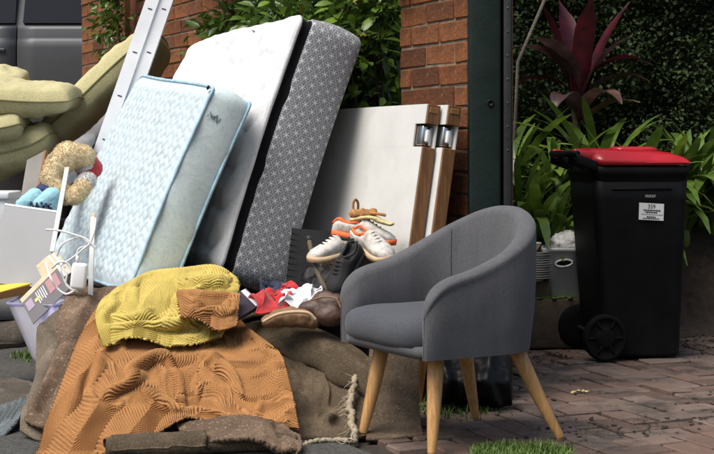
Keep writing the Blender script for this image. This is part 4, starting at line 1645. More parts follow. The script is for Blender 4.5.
# --- cordyline
def cordyline():
    T = thing('cordyline', 'crimson broad-leaved cordyline standing in front of the dark hedge', 'plant', (1.27, 8.35, BED_Z + 0.34))
    v, f = tube(spline([(0, 0, 0), (0.02, 0, 0.35), (-0.02, 0.0, 0.6), (0.0, 0, 0.78)], 10), np.linspace(0.022, 0.014, 10), 8)
    part(T, 'stem', v, f, M['bark'], world=False)
    def blade(L, W, arch, lean):
        V, Fc = [], []
        x = z = 0.0
        nseg = 10
        for i in range(nseg + 1):
            t = i / nseg
            ang = lean - arch * t ** 1.5
            if i:
                x += L / nseg * math.cos(ang); z += L / nseg * math.sin(ang)
            w = W * 0.66 * (0.25 + 0.75 * smooth01(t / 0.35)) * (1 - smooth01((t - 0.72) / 0.3) * 0.94)
            w = float(w)
            nx, nz = -math.sin(ang), math.cos(ang)
            for sgn, k in ((-1, 0.28), (-0.5, 0.08), (0, 0), (0.5, 0.08), (1, 0.28)):
                V.append((x + nx * w * k, sgn * w, z + nz * w * k + 0.004 * math.sin(9 * t + 4 * sgn)))
        return V, grid_faces(5, nseg + 1)
    specs = [(0.80, 0.10, 0.30, 80, 190, 'cordyline'), (0.78, 0.10, 0.35, 74, 15, 'cordyline'), (0.72, 0.095, 0.35, 78, 280, 'cordyline'), (0.55, 0.11, 0.7, 72, 350, 'cordyline_dark'),
             (0.58, 0.115, 1.5, 76, 195, 'cordyline_dark'), (0.56, 0.11, 1.25, 70, 222, 'cordyline_dark'), (0.50, 0.075, 1.5, 58, 345, 'cordyline'), (0.45, 0.07, 1.0, 45, 320, 'cordyline_dark'),
             (0.48, 0.085, 1.9, 62, 300, 'cordyline_dark'), (0.42, 0.09, 2.0, 55, 240, 'cordyline_dark'), (0.7, 0.09, 0.5, 84, 110, 'cordyline'), (0.5, 0.08, 1.3, 50, 10, 'cordyline_dark'), (0.46, 0.08, 1.7, 48, 170, 'cordyline')]
    for i, (L, W, ar, le, az, mt) in enumerate(specs):
        v, f = blade(L, W, ar, math.radians(le))
        v = xf(v, Matrix.Translation((0, 0, 0.50 + 0.035 * (i % 7))) @ Matrix.Rotation(math.radians(az), 4, 'Z'))
        part(T, 'leaf', v, f, M[mt], world=False)
    T2 = thing('cordyline', 'second crimson cordyline peeking out right beside the green post', 'plant', (0.86, 8.4, BED_Z + 0.45))
    v, f = tube(spline([(0, 0, 0), (0.02, 0, 0.5), (-0.02, 0.0, 1.1), (0.0, 0, 1.25)], 10), np.linspace(0.022, 0.014, 10), 8)
    part(T2, 'stem', v, f, M['bark'], world=False)
    for i, (L, W, ar, le, az, mt) in enumerate(specs[:9]):
        v, f = blade(L * 0.75, W * 0.8, ar, math.radians(le))
        v = xf(v, Matrix.Translation((0, 0, 1.08 + 0.02 * (i % 5))) @ Matrix.Rotation(math.radians(az + 50), 4, 'Z'))
        part(T2, 'leaf', v, f, M[mt], world=False)


cordyline()
# slanting garden stake
gs = thing('garden_stake', 'slanting grey timber stake between the green post and the cordyline', 'stake', P(508, 240, 8.1))
gs.location.z = 0.2
v, f = tube([(gs.location.x, 8.1, 0.15), tuple(P(518, 62, 8.05)), tuple(P(548, -8, 8.0))], [0.011, 0.010, 0.009], 8)
part(gs, 'pole', v, f, M['felt_grey'])
v, f = lathe([(0.0095, 0), (0.009, 0.02), (0.004, 0.03)], 8, True, True)
part(gs, 'cap', v + np.array(P(548, -8, 8.0)), f, M['post_iron'])
st = thing('metal_stake', 'short grey metal stake standing just right of the bin', 'stake', (1.66, 7.5, 0.02))
v, f = box(0.022, 0.012, 0.36, 0.003, 1, (0, 0, 0.18))
v2, f2 = box(0.006, 0.022, 0.36, 0.002, 1, (0.008, 0.012, 0.18))
part(st, 'angle_bar', *merge((v, f), (v2, f2)), M['chrome'], world=False, smooth=False)
v, f = box(0.026, 0.02, 0.012, 0.003, 1, (0.002, 0.004, 0.364))
part(st, 'cap', v, f, M['grey_panel'], world=False)


# --- grass and weeds
def grass(name, label, spots, n, hmin, hmax, w=0.0035):
    V, Fc = [], []
    for i in range(n):
        x, y = spots()
        h = random.uniform(hmin, hmax)
        a = random.uniform(0, 6.28); l = random.uniform(0.1, 0.75) * h
        ca, sa = math.cos(a), math.sin(a)
        b = len(V)
        for t in (0, 0.5, 1.0):
            ww = w * (1 - t * 0.9)
            cx, cy, cz = x + ca * l * t * t, y + sa * l * t * t, h * t * (1 - 0.15 * t)
            V += [(cx - sa * ww, cy + ca * ww, cz - 0.004), (cx + sa * ww, cy - ca * ww, cz - 0.004)]
        Fc += [(b, b + 1, b + 3, b + 2), (b + 2, b + 3, b + 5, b + 4)]
    o = link(name, mesh_from(V, np.array(Fc), None, False, name), M['grass'])
    o['label'] = label
    o['category'] = 'grass'
    return struct(o, 'stuff')


def spot_a():
    while True:
        px, py = random.uniform(470, 572), random.uniform(446, 478)
        if py > 446 + 0.010 * (px - 520) ** 2 / 5 + random.uniform(-2, 3):
            p = G(px, py)
            return p.x, p.y


def spot_b():
    p = G(random.gauss(455, 22), random.gauss(402, 7))
    return p.x, p.y


grass('lawn_grass', 'fresh green grass tuft at the front edge below the chair leg', spot_a, 5200, 0.016, 0.042)
grass('weeds', 'dull weeds between the pavers under the armchair', spot_b, 900, 0.010, 0.04)

# ================================================================== THE HEAP
def patch_grid(ctrl, nu, nv):
    """ctrl[row][col] = (px,py,Y) -> world points, pixel points (nv,nu,*) by Catmull-Rom"""
    C = np.array(ctrl, float)
    W = np.zeros_like(C)
    for j in range(C.shape[0]):
        for i in range(C.shape[1]):
            W[j, i] = P(*C[j, i])
    def up(A):
        B = np.stack([spline(A[j], nu) for j in range(A.shape[0])])
        return np.stack([spline(B[:, i], nv) for i in range(nu)], 1)
    return up(W), up(C)[..., :2]


def normals(S):
    du = np.gradient(S, axis=1); dv = np.gradient(S, axis=0)
    n = np.cross(du, dv)
    n /= np.linalg.norm(n, axis=2, keepdims=True) + 1e-9
    # towards the viewer
    view = np.array((0, 0, H)) - S
    sg = np.sign(np.sum(n * view, axis=2))
    flip = np.median(sg)
    return n * (flip if flip != 0 else 1)


def poly_dist(px, line):
    L = np.array(line, float)
    best = np.full(px.shape[:2], 1e9)
    side = np.zeros(px.shape[:2])
    for a, b in zip(L[:-1], L[1:]):
        ab = b - a
        t = np.clip(((px - a) @ ab) / (ab @ ab), 0, 1)
        q = a + t[..., None] * ab
        d = np.linalg.norm(px - q, axis=2)
        cr = ab[0] * (px[..., 1] - a[1]) - ab[1] * (px[..., 0] - a[0])
        m = d < best
        best = np.where(m, d, best)
        side = np.where(m, np.sign(cr), side)
    return best, side


def up2(A, nu, nv):
    B = np.stack([spline(A[j], nu) for j in range(A.shape[0])])
    return np.stack([spline(B[:, i], nv) for i in range(nu)], 1)


def relax_cloth(S0, px, ridges, ex, seed, steps=60, bend_k=0.12, grav=0.00030):
    """a sheet pushed up into folds, let go: the folds sag and tip over downhill while the cloth in between stays put"""
    nv, nu = S0.shape[:2]
    N = normals(S0)
    disp = np.zeros((nv, nu))
    for line, amp, w, asym in ridges:
        d, sd = poly_dist(px, line)
        disp += (1.6 if amp > 0 else 0.8) * amp * np.exp(-(d / w) ** 2 * 0.9)
    r_ = np.random.default_rng(seed)
    nz = up2(r_.normal(0, 1, (12, 12, 3)), nu, nv)
    eu = np.minimum(np.arange(nu), np.arange(nu)[::-1]) / 12.0; ev = np.minimum(np.arange(nv), np.arange(nv)[::-1]) / 12.0
    fade = np.clip(np.minimum(eu[None], ev[:, None]), 0, 1)
    disp = np.maximum(0.0, disp * (0.12 + 0.88 * fade) + 0.0025 * nz[..., 0] * fade)
    X = S0 + N * disp[..., None]
    anchor = np.clip(1 - disp / 0.022, 0, 1)[..., None]
    anchor[0] = anchor[:, 0] = anchor[:, -1] = np.maximum(0.8, anchor[0])[0]
    anchor[-1] = np.maximum(0.3, anchor[-1])
    Lu = np.linalg.norm(X[:, 1:] - X[:, :-1], axis=2) * (1 + ex); Lv = np.linalg.norm(X[1:] - X[:-1], axis=2) * (1 + ex)
    Xp = X.copy()
    def solve(a, b, L, k):
        d_ = b - a
        l_ = np.linalg.norm(d_, axis=2) + 1e-9
        return d_ * (0.5 * k * (l_ - L) / l_)[..., None]
    Lu2 = (Lu[:, 1:] + Lu[:, :-1]) * 0.985; Lv2 = (Lv[1:] + Lv[:-1]) * 0.985
    k4 = 4
    cu = np.concatenate([np.zeros((nv, 1)), np.cumsum(Lu, 1)], 1); cv = np.concatenate([np.zeros((1, nu)), np.cumsum(Lv, 0)], 0)
    Lu5 = (cu[:, k4:] - cu[:, :-k4]) * 0.86; Lv5 = (cv[k4:] - cv[:-k4]) * 0.86
    Ld = np.linalg.norm(X[:-1, :-1] - X[1:, 1:], axis=2) * (1 + ex); Le = np.linalg.norm(X[:-1, 1:] - X[1:, :-1], axis=2) * (1 + ex)
    for it in range(steps):
        vel = (X - Xp) * 0.88
        Xp = X.copy()
        X = X + vel
        X[..., 2] -= grav
        X[..., 1] -= grav * 0.35
        for sub in range(4):
            for st in (0, 1):
                n_ = (nu - st) // 2
                a = X[:, st:st + 2 * n_:2]; b = X[:, st + 1:st + 2 * n_:2]
                c_ = solve(a, b, Lu[:, st::2][:, :n_], 1.0); a += c_; b -= c_
                n_ = (nv - st) // 2
                a = X[st:st + 2 * n_:2]; b = X[st + 1:st + 2 * n_:2]
                c_ = solve(a, b, Lv[st::2][:n_], 1.0); a += c_; b -= c_
            D = np.zeros_like(X)
            c_ = solve(X[:-1, :-1], X[1:, 1:], Ld, 0.25); D[:-1, :-1] += c_; D[1:, 1:] -= c_
            c_ = solve(X[:-1, 1:], X[1:, :-1], Le, 0.25); D[:-1, 1:] += c_; D[1:, :-1] -= c_
            c_ = solve(X[:, :-2], X[:, 2:], Lu2, bend_k); D[:, :-2] += c_; D[:, 2:] -= c_
            c_ = solve(X[:-2], X[2:], Lv2, bend_k); D[:-2] += c_; D[2:] -= c_
            # folds stay open: points four apart may not close up completely
            for ax, L5 in ((1, Lu5), (0, Lv5)):
                a_, b_ = (X[:, :-k4], X[:, k4:]) if ax else (X[:-k4], X[k4:])
                c_ = solve(a_, b_, L5, 0.3)
                c_[np.linalg.norm(b_ - a_, axis=2) > L5] = 0
                if ax:
                    D[:, :-k4] += c_; D[:, k4:] -= c_
                else:
                    D[:-k4] += c_; D[k4:] -= c_
            X = X + D * 0.6
            pr = np.sum((X - S0) * N, axis=2)
            X = X + N * np.where(pr < 0, -pr, 0)[..., None]
            X[..., 2] = np.maximum(X[..., 2], 0.006)
        X = X + 0.35 * anchor * (S0 + N * disp[..., None] - X)
    for k in range(3):
        Y_ = X.copy()
        Y_[1:-1, 1:-1] = 0.5 * X[1:-1, 1:-1] + 0.125 * (X[:-2, 1:-1] + X[2:, 1:-1] + X[1:-1, :-2] + X[1:-1, 2:])
        X = Y_
    return X, cu, cv


def drape(T, name, ctrl, mat, nu, nv, ridges=(), rib=None, thick=0.008, rnd=0.0, rscale=6.0, scallop=None, parent=None, edge_jit=0.0, settle=None):
    if settle:
        gu, gv, ex, seed, bk = settle
        S0, px0 = patch_grid(ctrl, gu, gv)
        X, cu, cv = relax_cloth(S0, px0, ridges, ex, seed, bend_k=bk)
        S = up2(X, nu, nv)
        RU = up2(cu[..., None], nu, nv)[..., 0]
        RV = up2(cv[..., None], nu, nv)[..., 0]
        px = None
        ridges = ()
    else:
        S, px = patch_grid(ctrl, nu, nv)
    N = normals(S)
    disp = np.zeros(S.shape[:2])
    lat = np.zeros(S.shape)
    for line, amp, w, asym in ridges:
        d, sd = poly_dist(px, line)
        ww = np.where(sd > 0, w * (1 + asym), w * (1 - asym))
        bumpv = 1.25 * amp * np.exp(-(d / ww) ** 2 * 0.9)
        disp += bumpv
    if rnd:
        flat = S.reshape(-1, 3)
        st = max(1, 1)
        nz = np.array([mnoise.noise(Vector(v * rscale)) + 0.5 * mnoise.noise(Vector(v * rscale * 2.3)) for v in flat[:: 1]]) if nu * nv < 30000 else None
        if nz is None:
            # coarse noise, then stretch
            cs = S[::8, ::8].reshape(-1, 3)
            cz = np.array([mnoise.noise(Vector(v * rscale)) + 0.5 * mnoise.noise(Vector(v * rscale * 2.3)) for v in cs]).reshape(S[::8, ::8].shape[:2])
            jj = np.linspace(0, cz.shape[0] - 1, nv); ii = np.linspace(0, cz.shape[1] - 1, nu)
            tmp = np.stack([np.interp(ii, np.arange(cz.shape[1]), cz[k]) for k in range(cz.shape[0])])
            nz = np.stack([np.interp(jj, np.arange(cz.shape[0]), tmp[:, k]) for k in range(nu)], 1).ravel()
        disp += rnd * nz.reshape(disp.shape)
    S = S + N * disp[..., None]
    # metre-true parameters
    du = np.linalg.norm(np.diff(S, axis=1), axis=2)
    dv = np.linalg.norm(np.diff(S, axis=0), axis=2)
    U = np.concatenate([np.zeros((nv, 1)), np.cumsum(du, 1)], 1)
    Vv = np.concatenate([np.zeros((1, nu)), np.cumsum(dv, 0)], 0)
    U = 0.75 * U.mean(0)[None] + 0.25 * U
    Vv = 0.75 * Vv.mean(1)[:, None] + 0.25 * Vv
    if settle:
        U, Vv = RU, RV
    if rib:
        pitch, period, slope, amp, rot = rib
        a = U * math.cos(rot) + Vv * math.sin(rot)
        b = -U * math.sin(rot) + Vv * math.cos(rot)
        tri = np.abs(((a / period) % 2) - 1) * period
        ph = (b + slope * tri) / pitch
        r = np.abs(np.sin(np.pi * ph)) ** 0.85
        # every rib is a row of knitted lumps
        lump = 0.88 + 0.12 * np.abs(np.sin(np.pi * (a / (pitch * 0.62) + 0.5 * np.floor(ph))))
        N2 = normals(S)
        S = S + N2 * (amp * r * lump)[..., None]
        # scalloped hem
        for sl, inward in (((slice(None), 0), 1), ((slice(None), -1), -1)):
            pass
    N3 = normals(S)
    if edge_jit:
        for (j, ar) in ((0, None), (-1, None)):
            S[j] += rng.normal(0, edge_jit, (nu, 3))
        S[:, 0] += rng.normal(0, edge_jit, (nv, 3))
        S[:, -1] += rng.normal(0, edge_jit, (nv, 3))
    B = S - N3 * thick
    # back layer only coarse round the hem: top sheet plus a skirt
    V = S.reshape(-1, 3)
    Fc = grid_faces(nu, nv)
    loop = [j * nu for j in range(nv)] + [(nv - 1) * nu + i for i in range(1, nu)] + [j * nu + nu - 1 for j in range(nv - 2, -1, -1)] + [i for i in range(nu - 2, 0, -1)]
    Bf = B.reshape(-1, 3)
    st = max(1, nu // 90)
    # full back sheet at lower resolution would not meet the hem, so the skirt turns under by 4 cm
    ins = (S.reshape(-1, 3)[loop])
    k = len(loop)
    base = len(V)
    sk1 = Bf[loop]
    c = S.reshape(-1, 3).mean(0)
    dirc = c - sk1
    dirc /= np.linalg.norm(dirc, axis=1, keepdims=True)
    sk2 = sk1 + dirc * 0.03 - N3.reshape(-1, 3)[loop] * thick * 0.6
    V = np.concatenate([V, sk1, sk2])
    lp = np.array(loop)
    nx = np.roll(lp, -1)
    a1 = np.arange(k) + base; b1 = np.roll(a1, -1)
    a2 = a1 + k; b2_ = np.roll(a2, -1)
    Fs = np.concatenate([np.stack([lp, nx, b1, a1], 1), np.stack([a1, b1, b2_, a2], 1)])
    Fc = np.concatenate([Fc, Fs])
    uv = np.concatenate([np.stack([U.ravel(), Vv.ravel()], 1), np.zeros((2 * k, 2))])
    return part(T, name, V, Fc, mat, uv, True, True, parent)


# ---------------- carpet rolls that carry the mattresses
def carpet_roll(label, a, b, r, mat, seed=0):
    a, b = Vector(a), Vector(b)
    e1, e2, e3 = ortho(b - a, (0, 0, 1))
    L = (b - a).length
    T = thing('carpet_roll', label, 'carpet', (a + b) / 2 - Vector((0, 0, r)))
    n = 150
    turns = 4.2
    th = np.linspace(0, turns * 2 * np.pi, n)
    rad = 0.03 + (r - 0.03) * th / th[-1]
    tk = (r - 0.03) / turns * 0.62
    V = []
    nl = 26
    for j in range(nl):
        t = j / (nl - 1)
        sq = 1 + 0.05 * math.sin(seed + 5 * t)
        for i in range(n):
            for q in (0, 1):
                rr = rad[i] - q * tk
                p = a + e1 * (L * t + 0.012 * math.sin(th[i] * 0.8 + seed)) + e2 * (rr * math.cos(th[i] + seed) * (2 - sq)) * 0.93 + e3 * rr * math.sin(th[i] + seed) * sq
                V.append(p)
    V = np.array([tuple(p) for p in V]).reshape(nl, n, 2, 3)
    tt = np.linspace(0, 1, nl)[:, None, None]
    ph_ = rng.uniform(0, 6, 4)
    V[..., 2] += 0.10 * r * np.sin(5.0 * tt + ph_[0]) * (V[..., 2] > a.z)
    V[..., 1] += 0.22 * r * np.sin(3.4 * tt + ph_[1])
    V[..., 2] -= 0.10 * r * (1 + np.sin(4.1 * tt + ph_[2])) * (V[..., 2] > a.z)
    jit = np.array([mnoise.noise(Vector(q) * (1.2 / r) * 0.6) for q in V[:, :, 0].reshape(-1, 3)]).reshape(nl, n, 1)
    V[..., 2] += 0.14 * r * jit
    V[..., 0] += 0.10 * r * jit
    # outer and inner sheets plus end and edge strips
    out, inn = V[:, :, 0], V[:, :, 1]
    VV = np.concatenate([out.reshape(-1, 3), inn.reshape(-1, 3)])
    Fo = grid_faces(n, nl)
    Fi = grid_faces(n, nl, off=n * nl)[:, ::-1]
    o = n * nl
    ends = []
    for j in (0, nl - 1):
        for i in range(n - 1):
            q = [j * n + i, j * n + i + 1, o + j * n + i + 1, o + j * n + i]
            ends.append(q if j else q[::-1])
    for i in (0, n - 1):
        for j in range(nl - 1):
            q = [j * n + i, (j + 1) * n + i, o + (j + 1) * n + i, o + j * n + i]
            ends.append(q)
    part(T, 'rolled_sheet', VV, np.concatenate([Fo, Fi, np.array(ends)]), mat)
    return T


ld = Vector((-0.33, 0.944, 0)).normalized()
carpet_roll('thick brown carpet roll lying under the blue mattress', Vector((-0.86, 5.66, 0.20)), Vector((-0.86, 5.66, 0.20)) + ld * 1.75, 0.20, M['carpet'], 0.4)
carpet_roll('thick brown carpet roll lying under the white mattress', Vector((-0.40, 5.74, 0.205)), Vector((-0.40, 5.74, 0.205)) + ld * 1.8, 0.20, M['carpet_back'], 2.0)
carpet_roll('brown carpet roll under the ochre blanket', Vector((-1.02, 5.20, 0.12)), Vector((-0.52, 5.26, 0.12)), 0.12, M['carpet'], 1.0)

# ---------------- ochre ribbed blanket
OR = thing('blanket', 'ochre ribbed knit blanket draped over the carpets in front', 'blanket', (-0.6, 4.9, 0.0))
oc = [
    [(112, 292, 5.46), (135, 286, 5.56), (160, 284, 5.61), (190, 288, 5.61), (215, 300, 5.56), (236, 318, 5.44), (246, 331, 5.33)],
    [(92, 316, 5.31), (122, 318, 5.33), (155, 320, 5.37), (188, 324, 5.37), (218, 332, 5.34), (245, 338, 5.27), (270, 347, 5.17)],
    [(76, 350, 5.06), (110, 352, 5.05), (146, 354, 5.06), (182, 357, 5.07), (218, 356, 5.09), (252, 359, 5.07), (283, 361, 5.02)],
    [(60, 390, 4.83), (100, 394, 4.80), (140, 394, 4.82), (178, 392, 4.87), (215, 391, 4.89), (252, 393, 4.88), (291, 393, 4.86)],
    [(47, 424, 4.65), (94, 428, 4.62), (140, 420, 4.69), (180, 410, 4.78), (215, 412, 4.79), (254, 412, 4.79), (296, 415, 4.76)],
    [(37, 459, 4.50), (92, 459, 4.49), (143, 441, 4.59), (184, 419, 4.72), (216, 424, 4.72), (256, 422, 4.73), (299, 430, 4.70)],
]
oridge = [
    ([(120, 342), (130, 354), (132, 374), (116, 392)], 0.056, 12, 0.4),
    ([(148, 348), (170, 350), (182, 366), (178, 388)], 0.050, 13, -0.4),
    ([(204, 346), (230, 366), (256, 394), (276, 412)], 0.050, 13, 0.4),
    ([(150, 392), (180, 400), (214, 400), (250, 410)], 0.040, 10, 0.4),
    ([(246, 348), (266, 366), (276, 390)], 0.034, 12, -0.3),
    ([(148, 372), (148, 386), (136, 402)], -0.050, 8, 0.0),
    ([(206, 362), (230, 388)], -0.030, 8, 0.0),
    ([(90, 352), (80, 396), (70, 434)], 0.016, 16, 0.0),
]
drape(OR, 'blanket_sheet', oc, M['orange'], 600, 560, oridge, (0.0138, 0.095, 0.85, 0.0105, 0.35), 0.009, 0.0, 5.0, settle=(110, 104, 0.0, 4, 0.25))
ocf = [
    [(178, 292, 5.30), (198, 292, 5.30), (220, 294, 5.31), (239, 296, 5.33)],
    [(179, 304, 5.18), (198, 306, 5.17), (219, 309, 5.19), (237, 308, 5.23)],
    [(181, 317, 5.11), (199, 320, 5.09), (217, 331, 5.08), (236, 326, 5.14)],
]
drape(OR, 'folded_corner', ocf, M['orange'], 220, 170, [([(179, 296), (205, 299), (238, 300)], 0.022, 6, 0.0), ([(190, 318), (206, 308), (236, 312)], 0.020, 5, 0.0), ([(222, 300), (228, 326)], 0.016, 5, 0.0)], (0.0138, 0.095, 0.85, 0.0100, 0.3), 0.009, 0.0, settle=(44, 34, 0.0, 3, 0.25))

# ---------------- mustard ribbed blanket
YE = thing('blanket', 'mustard yellow ribbed knit blanket bunched on top of the ochre one', 'blanket', (-0.7, 5.35, 0.2))
yc = [
    [(120, 292, 5.52), (150, 274, 5.62), (184, 270, 5.66), (216, 268, 5.66), (234, 281, 5.58)],
    [(104, 300, 5.38), (142, 290, 5.43), (180, 286, 5.47), (214, 283, 5.50), (237, 289, 5.48)],
    [(97, 312, 5.23), (138, 306, 5.27), (176, 304, 5.31), (208, 303, 5.35), (232, 303, 5.40)],
    [(98, 328, 5.12), (136, 322, 5.15), (172, 324, 5.19), (204, 324, 5.23), (226, 323, 5.27)],
    [(104, 347, 5.02), (134, 338, 5.05), (168, 346, 5.07), (200, 344, 5.11), (220, 338, 5.15)],
]
yridge = [
    ([(188, 282), (210, 276), (230, 284)], 0.050, 10, 0.0),
    ([(124, 298), (150, 286), (176, 280)], 0.046, 10, 0.0),
    ([(148, 306), (166, 296), (178, 304), (180, 320)], 0.040, 9, 0.3),
    ([(108, 322), (136, 314), (160, 322), (196, 332)], 0.038, 9, 0.0),
    ([(146, 298), (168, 288), (182, 290)], -0.036, 6, 0.0),
    ([(190, 292), (222, 294)], -0.020, 6, 0.0),
]
drape(YE, 'blanket_sheet', yc, M['yellow'], 400, 330, yridge, (0.0138, 0.095, 0.85, 0.0105, 0.3), 0.009, 0.0, 5.0, settle=(70, 60, 0.0, 9, 0.25))

# ---------------- brown carpet draped to the right, behind the chair leg
CR = thing('carpet', 'dark brown carpet with thick folded rim, draped between the blankets and the armchair', 'carpet', (-0.25, 5.0, 0))
cc = [
    [(212, 330, 5.42), (245, 324, 5.46), (285, 322, 5.42), (325, 332, 5.33), (358, 350, 5.22), (380, 368, 5.14), (408, 372, 5.16)],
    [(214, 338, 5.34), (246, 332, 5.38), (285, 328, 5.34), (325, 338, 5.25), (357, 357, 5.15), (380, 376, 5.08), (408, 378, 5.12)],
    [(220, 350, 5.32), (248, 346, 5.36), (285, 344, 5.36), (322, 352, 5.30), (352, 370, 5.22), (380, 386, 5.12), (410, 386, 5.12)],
    [(226, 390, 5.12), (254, 386, 5.16), (286, 386, 5.18), (318, 390, 5.16), (346, 400, 5.10), (378, 404, 5.04), (412, 404, 5.04)],
    [(232, 425, 4.90), (260, 424, 4.90), (288, 424, 4.92), (316, 424, 4.92), (342, 426, 4.90), (376, 428, 4.90), (415, 428, 4.90)],
    [(236, 436, 4.82), (264, 437, 4.80), (290, 438, 4.79), (316, 438, 4.79), (342, 438, 4.79), (376, 435, 4.83), (420, 432, 4.87)],
]
cridge = [([(236, 330), (288, 326), (330, 338), (358, 355), (382, 376)], 0.034, 9, 0.0), ([(296, 350), (312, 380), (298, 418)], 0.030, 10, 0.0),
          ([(336, 362), (344, 395), (330, 426)], 0.034, 9, 0.0), ([(254, 350), (262, 390), (252, 424)], 0.026, 9, 0.0), ([(300, 428), (325, 424), (352, 426)], 0.030, 7, 0.0)]
drape(CR, 'carpet_sheet', cc, M['carpet_back'], 200, 160, cridge, None, 0.014, 0.004, 9.0, settle=(96, 72, 0.0, 6, 0.35))
# frayed jute binding hanging from the torn edge
fr = []
fl = spline([tuple(P(357, 373, 5.14)), tuple(P(353, 390, 5.06)), tuple(P(350, 405, 4.98)), tuple(P(352, 422, 4.86)), tuple(P(354, 438, 4.74)), tuple(P(350, 441, 4.72))], 60)
fr.append(tube(fl + rng.normal(0, 0.003, fl.shape), 0.009 + 0.004 * np.abs(np.sin(np.arange(60) * 0.9)), 7))
for k in range(70):
    p = fl[random.randrange(4, 60)]
    q = p + np.array((random.gauss(-0.012, 0.02), random.gauss(-0.01, 0.012), random.gauss(-0.012, 0.02)))
    q[2] = max(0.004, q[2])
    fr.append(tube([p, (p + q) / 2 + rng.normal(0, 0.006, 3), q], [0.0022, 0.0018, 0.001], 4))
fl2 = spline([tuple(P(350, 441, 4.735)), tuple(P(330, 440, 4.74)), tuple(P(312, 442, 4.72)), tuple(P(296, 449, 4.66))], 40)
fr.append(tube(fl2 + rng.normal(0, 0.002, fl2.shape), 0.008, 7))
v, f = merge(*fr)
part(CR, 'frayed_binding', v, f, M['jute'])

# speckled flat carpet stub right behind the chair's front-left leg
CS = thing('carpet_offcut', 'speckled dark carpet offcut standing behind the front left chair leg', 'carpet', G(392, 436))
cs = [
    [(370, 338, 5.12), (394, 340, 5.12), (420, 342, 5.12)],
    [(367, 392, 4.98), (392, 394, 4.97), (419, 396, 4.98)],
    [(368, 420, 4.92), (393, 422, 4.90), (421, 424, 4.90)],
    [(366, 438, 4.77), (394, 437, 4.78), (424, 434, 4.82)],
]
drape(CS, 'carpet_sheet', cs, M['carpet'], 60, 60, [], None, 0.012, 0.006, 7.0)

# speckled carpet lying curled at the very front
CF = thing('carpet_offcut', 'speckled brown carpet offcut curling up at the front, under the ochre blanket hem', 'carpet', G(235, 445))
cf = [
    [(176, 424, 4.72), (210, 419, 4.74), (245, 416, 4.76), (275, 424, 4.72), (300, 434, 4.66)],
    [(186, 436, 4.62), (216, 431, 4.62), (250, 429, 4.62), (278, 434, 4.60), (302, 441, 4.58)],
    [(196, 447, 4.54), (222, 443, 4.52), (254, 443, 4.52), (282, 446, 4.52), (301, 450, 4.53)],
]
drape(CF, 'carpet_sheet', cf, M['carpet_tan'], 130, 80, [([(205, 428), (240, 422), (280, 430)], 0.012, 7, 0), ([(186, 440), (220, 440), (262, 440)], 0.014, 6, 0.0), ([(276, 428), (284, 446)], -0.010, 5, 0.0)], None, 0.014, 0.008, 12.0, edge_jit=0.0016)
carpet_roll('small dark brown carpet roll at the bottom edge, below the ochre blanket', Vector(G(108, 458)) + Vector((0, 0, 0.036)), Vector(G(200, 456)) + Vector((0, 0.05, 0.036)), 0.042, M['carpet_back'], 0.3)
carpet_roll('thin dark carpet roll beneath the curled speckled offcut', Vector(G(202, 457)) + Vector((0, 0.06, 0.025)), Vector(G(292, 452)) + Vector((0, 0.05, 0.025)), 0.03, M['carpet_back'], 1.3)

# tan speckled carpet strip down the left side of the ochre blanket
CT = thing('carpet', 'tan speckled carpet strip folded along the left side of the ochre blanket', 'carpet', (-1.0, 5.0, 0))
ct = [
    [(70, 288, 5.52), (84, 286, 5.55), (98, 288, 5.56), (114, 286, 5.58), (128, 292, 5.54)],
    [(60, 310, 5.40), (74, 312, 5.38), (88, 308, 5.40), (102, 304, 5.40), (114, 310, 5.38)],
    [(52, 345, 5.18), (62, 348, 5.15), (74, 344, 5.14), (84, 340, 5.15), (98, 346, 5.14)],
    [(38, 385, 4.96), (47, 388, 4.93), (58, 386, 4.91), (68, 384, 4.92), (80, 390, 4.90)],
    [(24, 420, 4.78), (34, 424, 4.74), (45, 426, 4.72), (56, 424, 4.74), (66, 430, 4.70)],
]
drape(CT, 'carpet_sheet', ct, M['carpet_tan'], 90, 130, [([(98, 298), (74, 345), (40, 408)], -0.022, 3.2, 0.0), ([(88, 300), (66, 345), (32, 408)], 0.012, 4, 0)], None, 0.012, 0.004, 7.0, edge_jit=0.001)

FE = thing('felt_underlay', 'pale brown felt underlay crumpled between the lavender tub and the tan carpet', 'felt', (-1.2, 5.1, 0))
fe = [
    [(48, 318, 5.44), (58, 312, 5.48), (68, 316, 5.46), (78, 322, 5.40)],
    [(37, 348, 5.26), (50, 345, 5.24), (62, 346, 5.24), (72, 352, 5.18)],
    [(35, 380, 5.02), (46, 384, 5.00), (56, 388, 4.98), (66, 394, 4.95)],
    [(22, 412, 4.86), (34, 416, 4.84), (44, 420, 4.82), (56, 426, 4.78)],
    [(20, 430, 4.78), (32, 436, 4.74), (44, 440, 4.72), (54, 442, 4.71)],
]
drape(FE, 'felt_sheet', fe, M['felt'], 60, 90, [([(40, 330), (56, 352), (40, 390)], 0.03, 8, 0.0)], None, 0.012, 0.014, 7.0)
FG = thing('felt_underlay', 'grey-brown felt sheet lying flat on the road at the left edge', 'felt', (-1.4, 4.95, 0))
fg = [
    [(-30, 386, 5.62), (-4, 378, 5.66), (18, 378, 5.64), (38, 384, 5.52)],
    [(-30, 398, 5.40), (-4, 392, 5.42), (18, 394, 5.40), (36, 400, 5.30)],
    [(-30, 414, 5.18), (-2, 410, 5.20), (14, 408, 5.20), (30, 414, 5.14)],
]
drape(FG, 'felt_sheet', fg, M['felt_grey'], 60, 50, [], None, 0.01, 0.015, 8.0)
GC = thing('carpet_offcut', 'pale blue-grey carpet corner with serrated edge and dark grooves at bottom left', 'carpet', (-1.35, 4.95, 0))
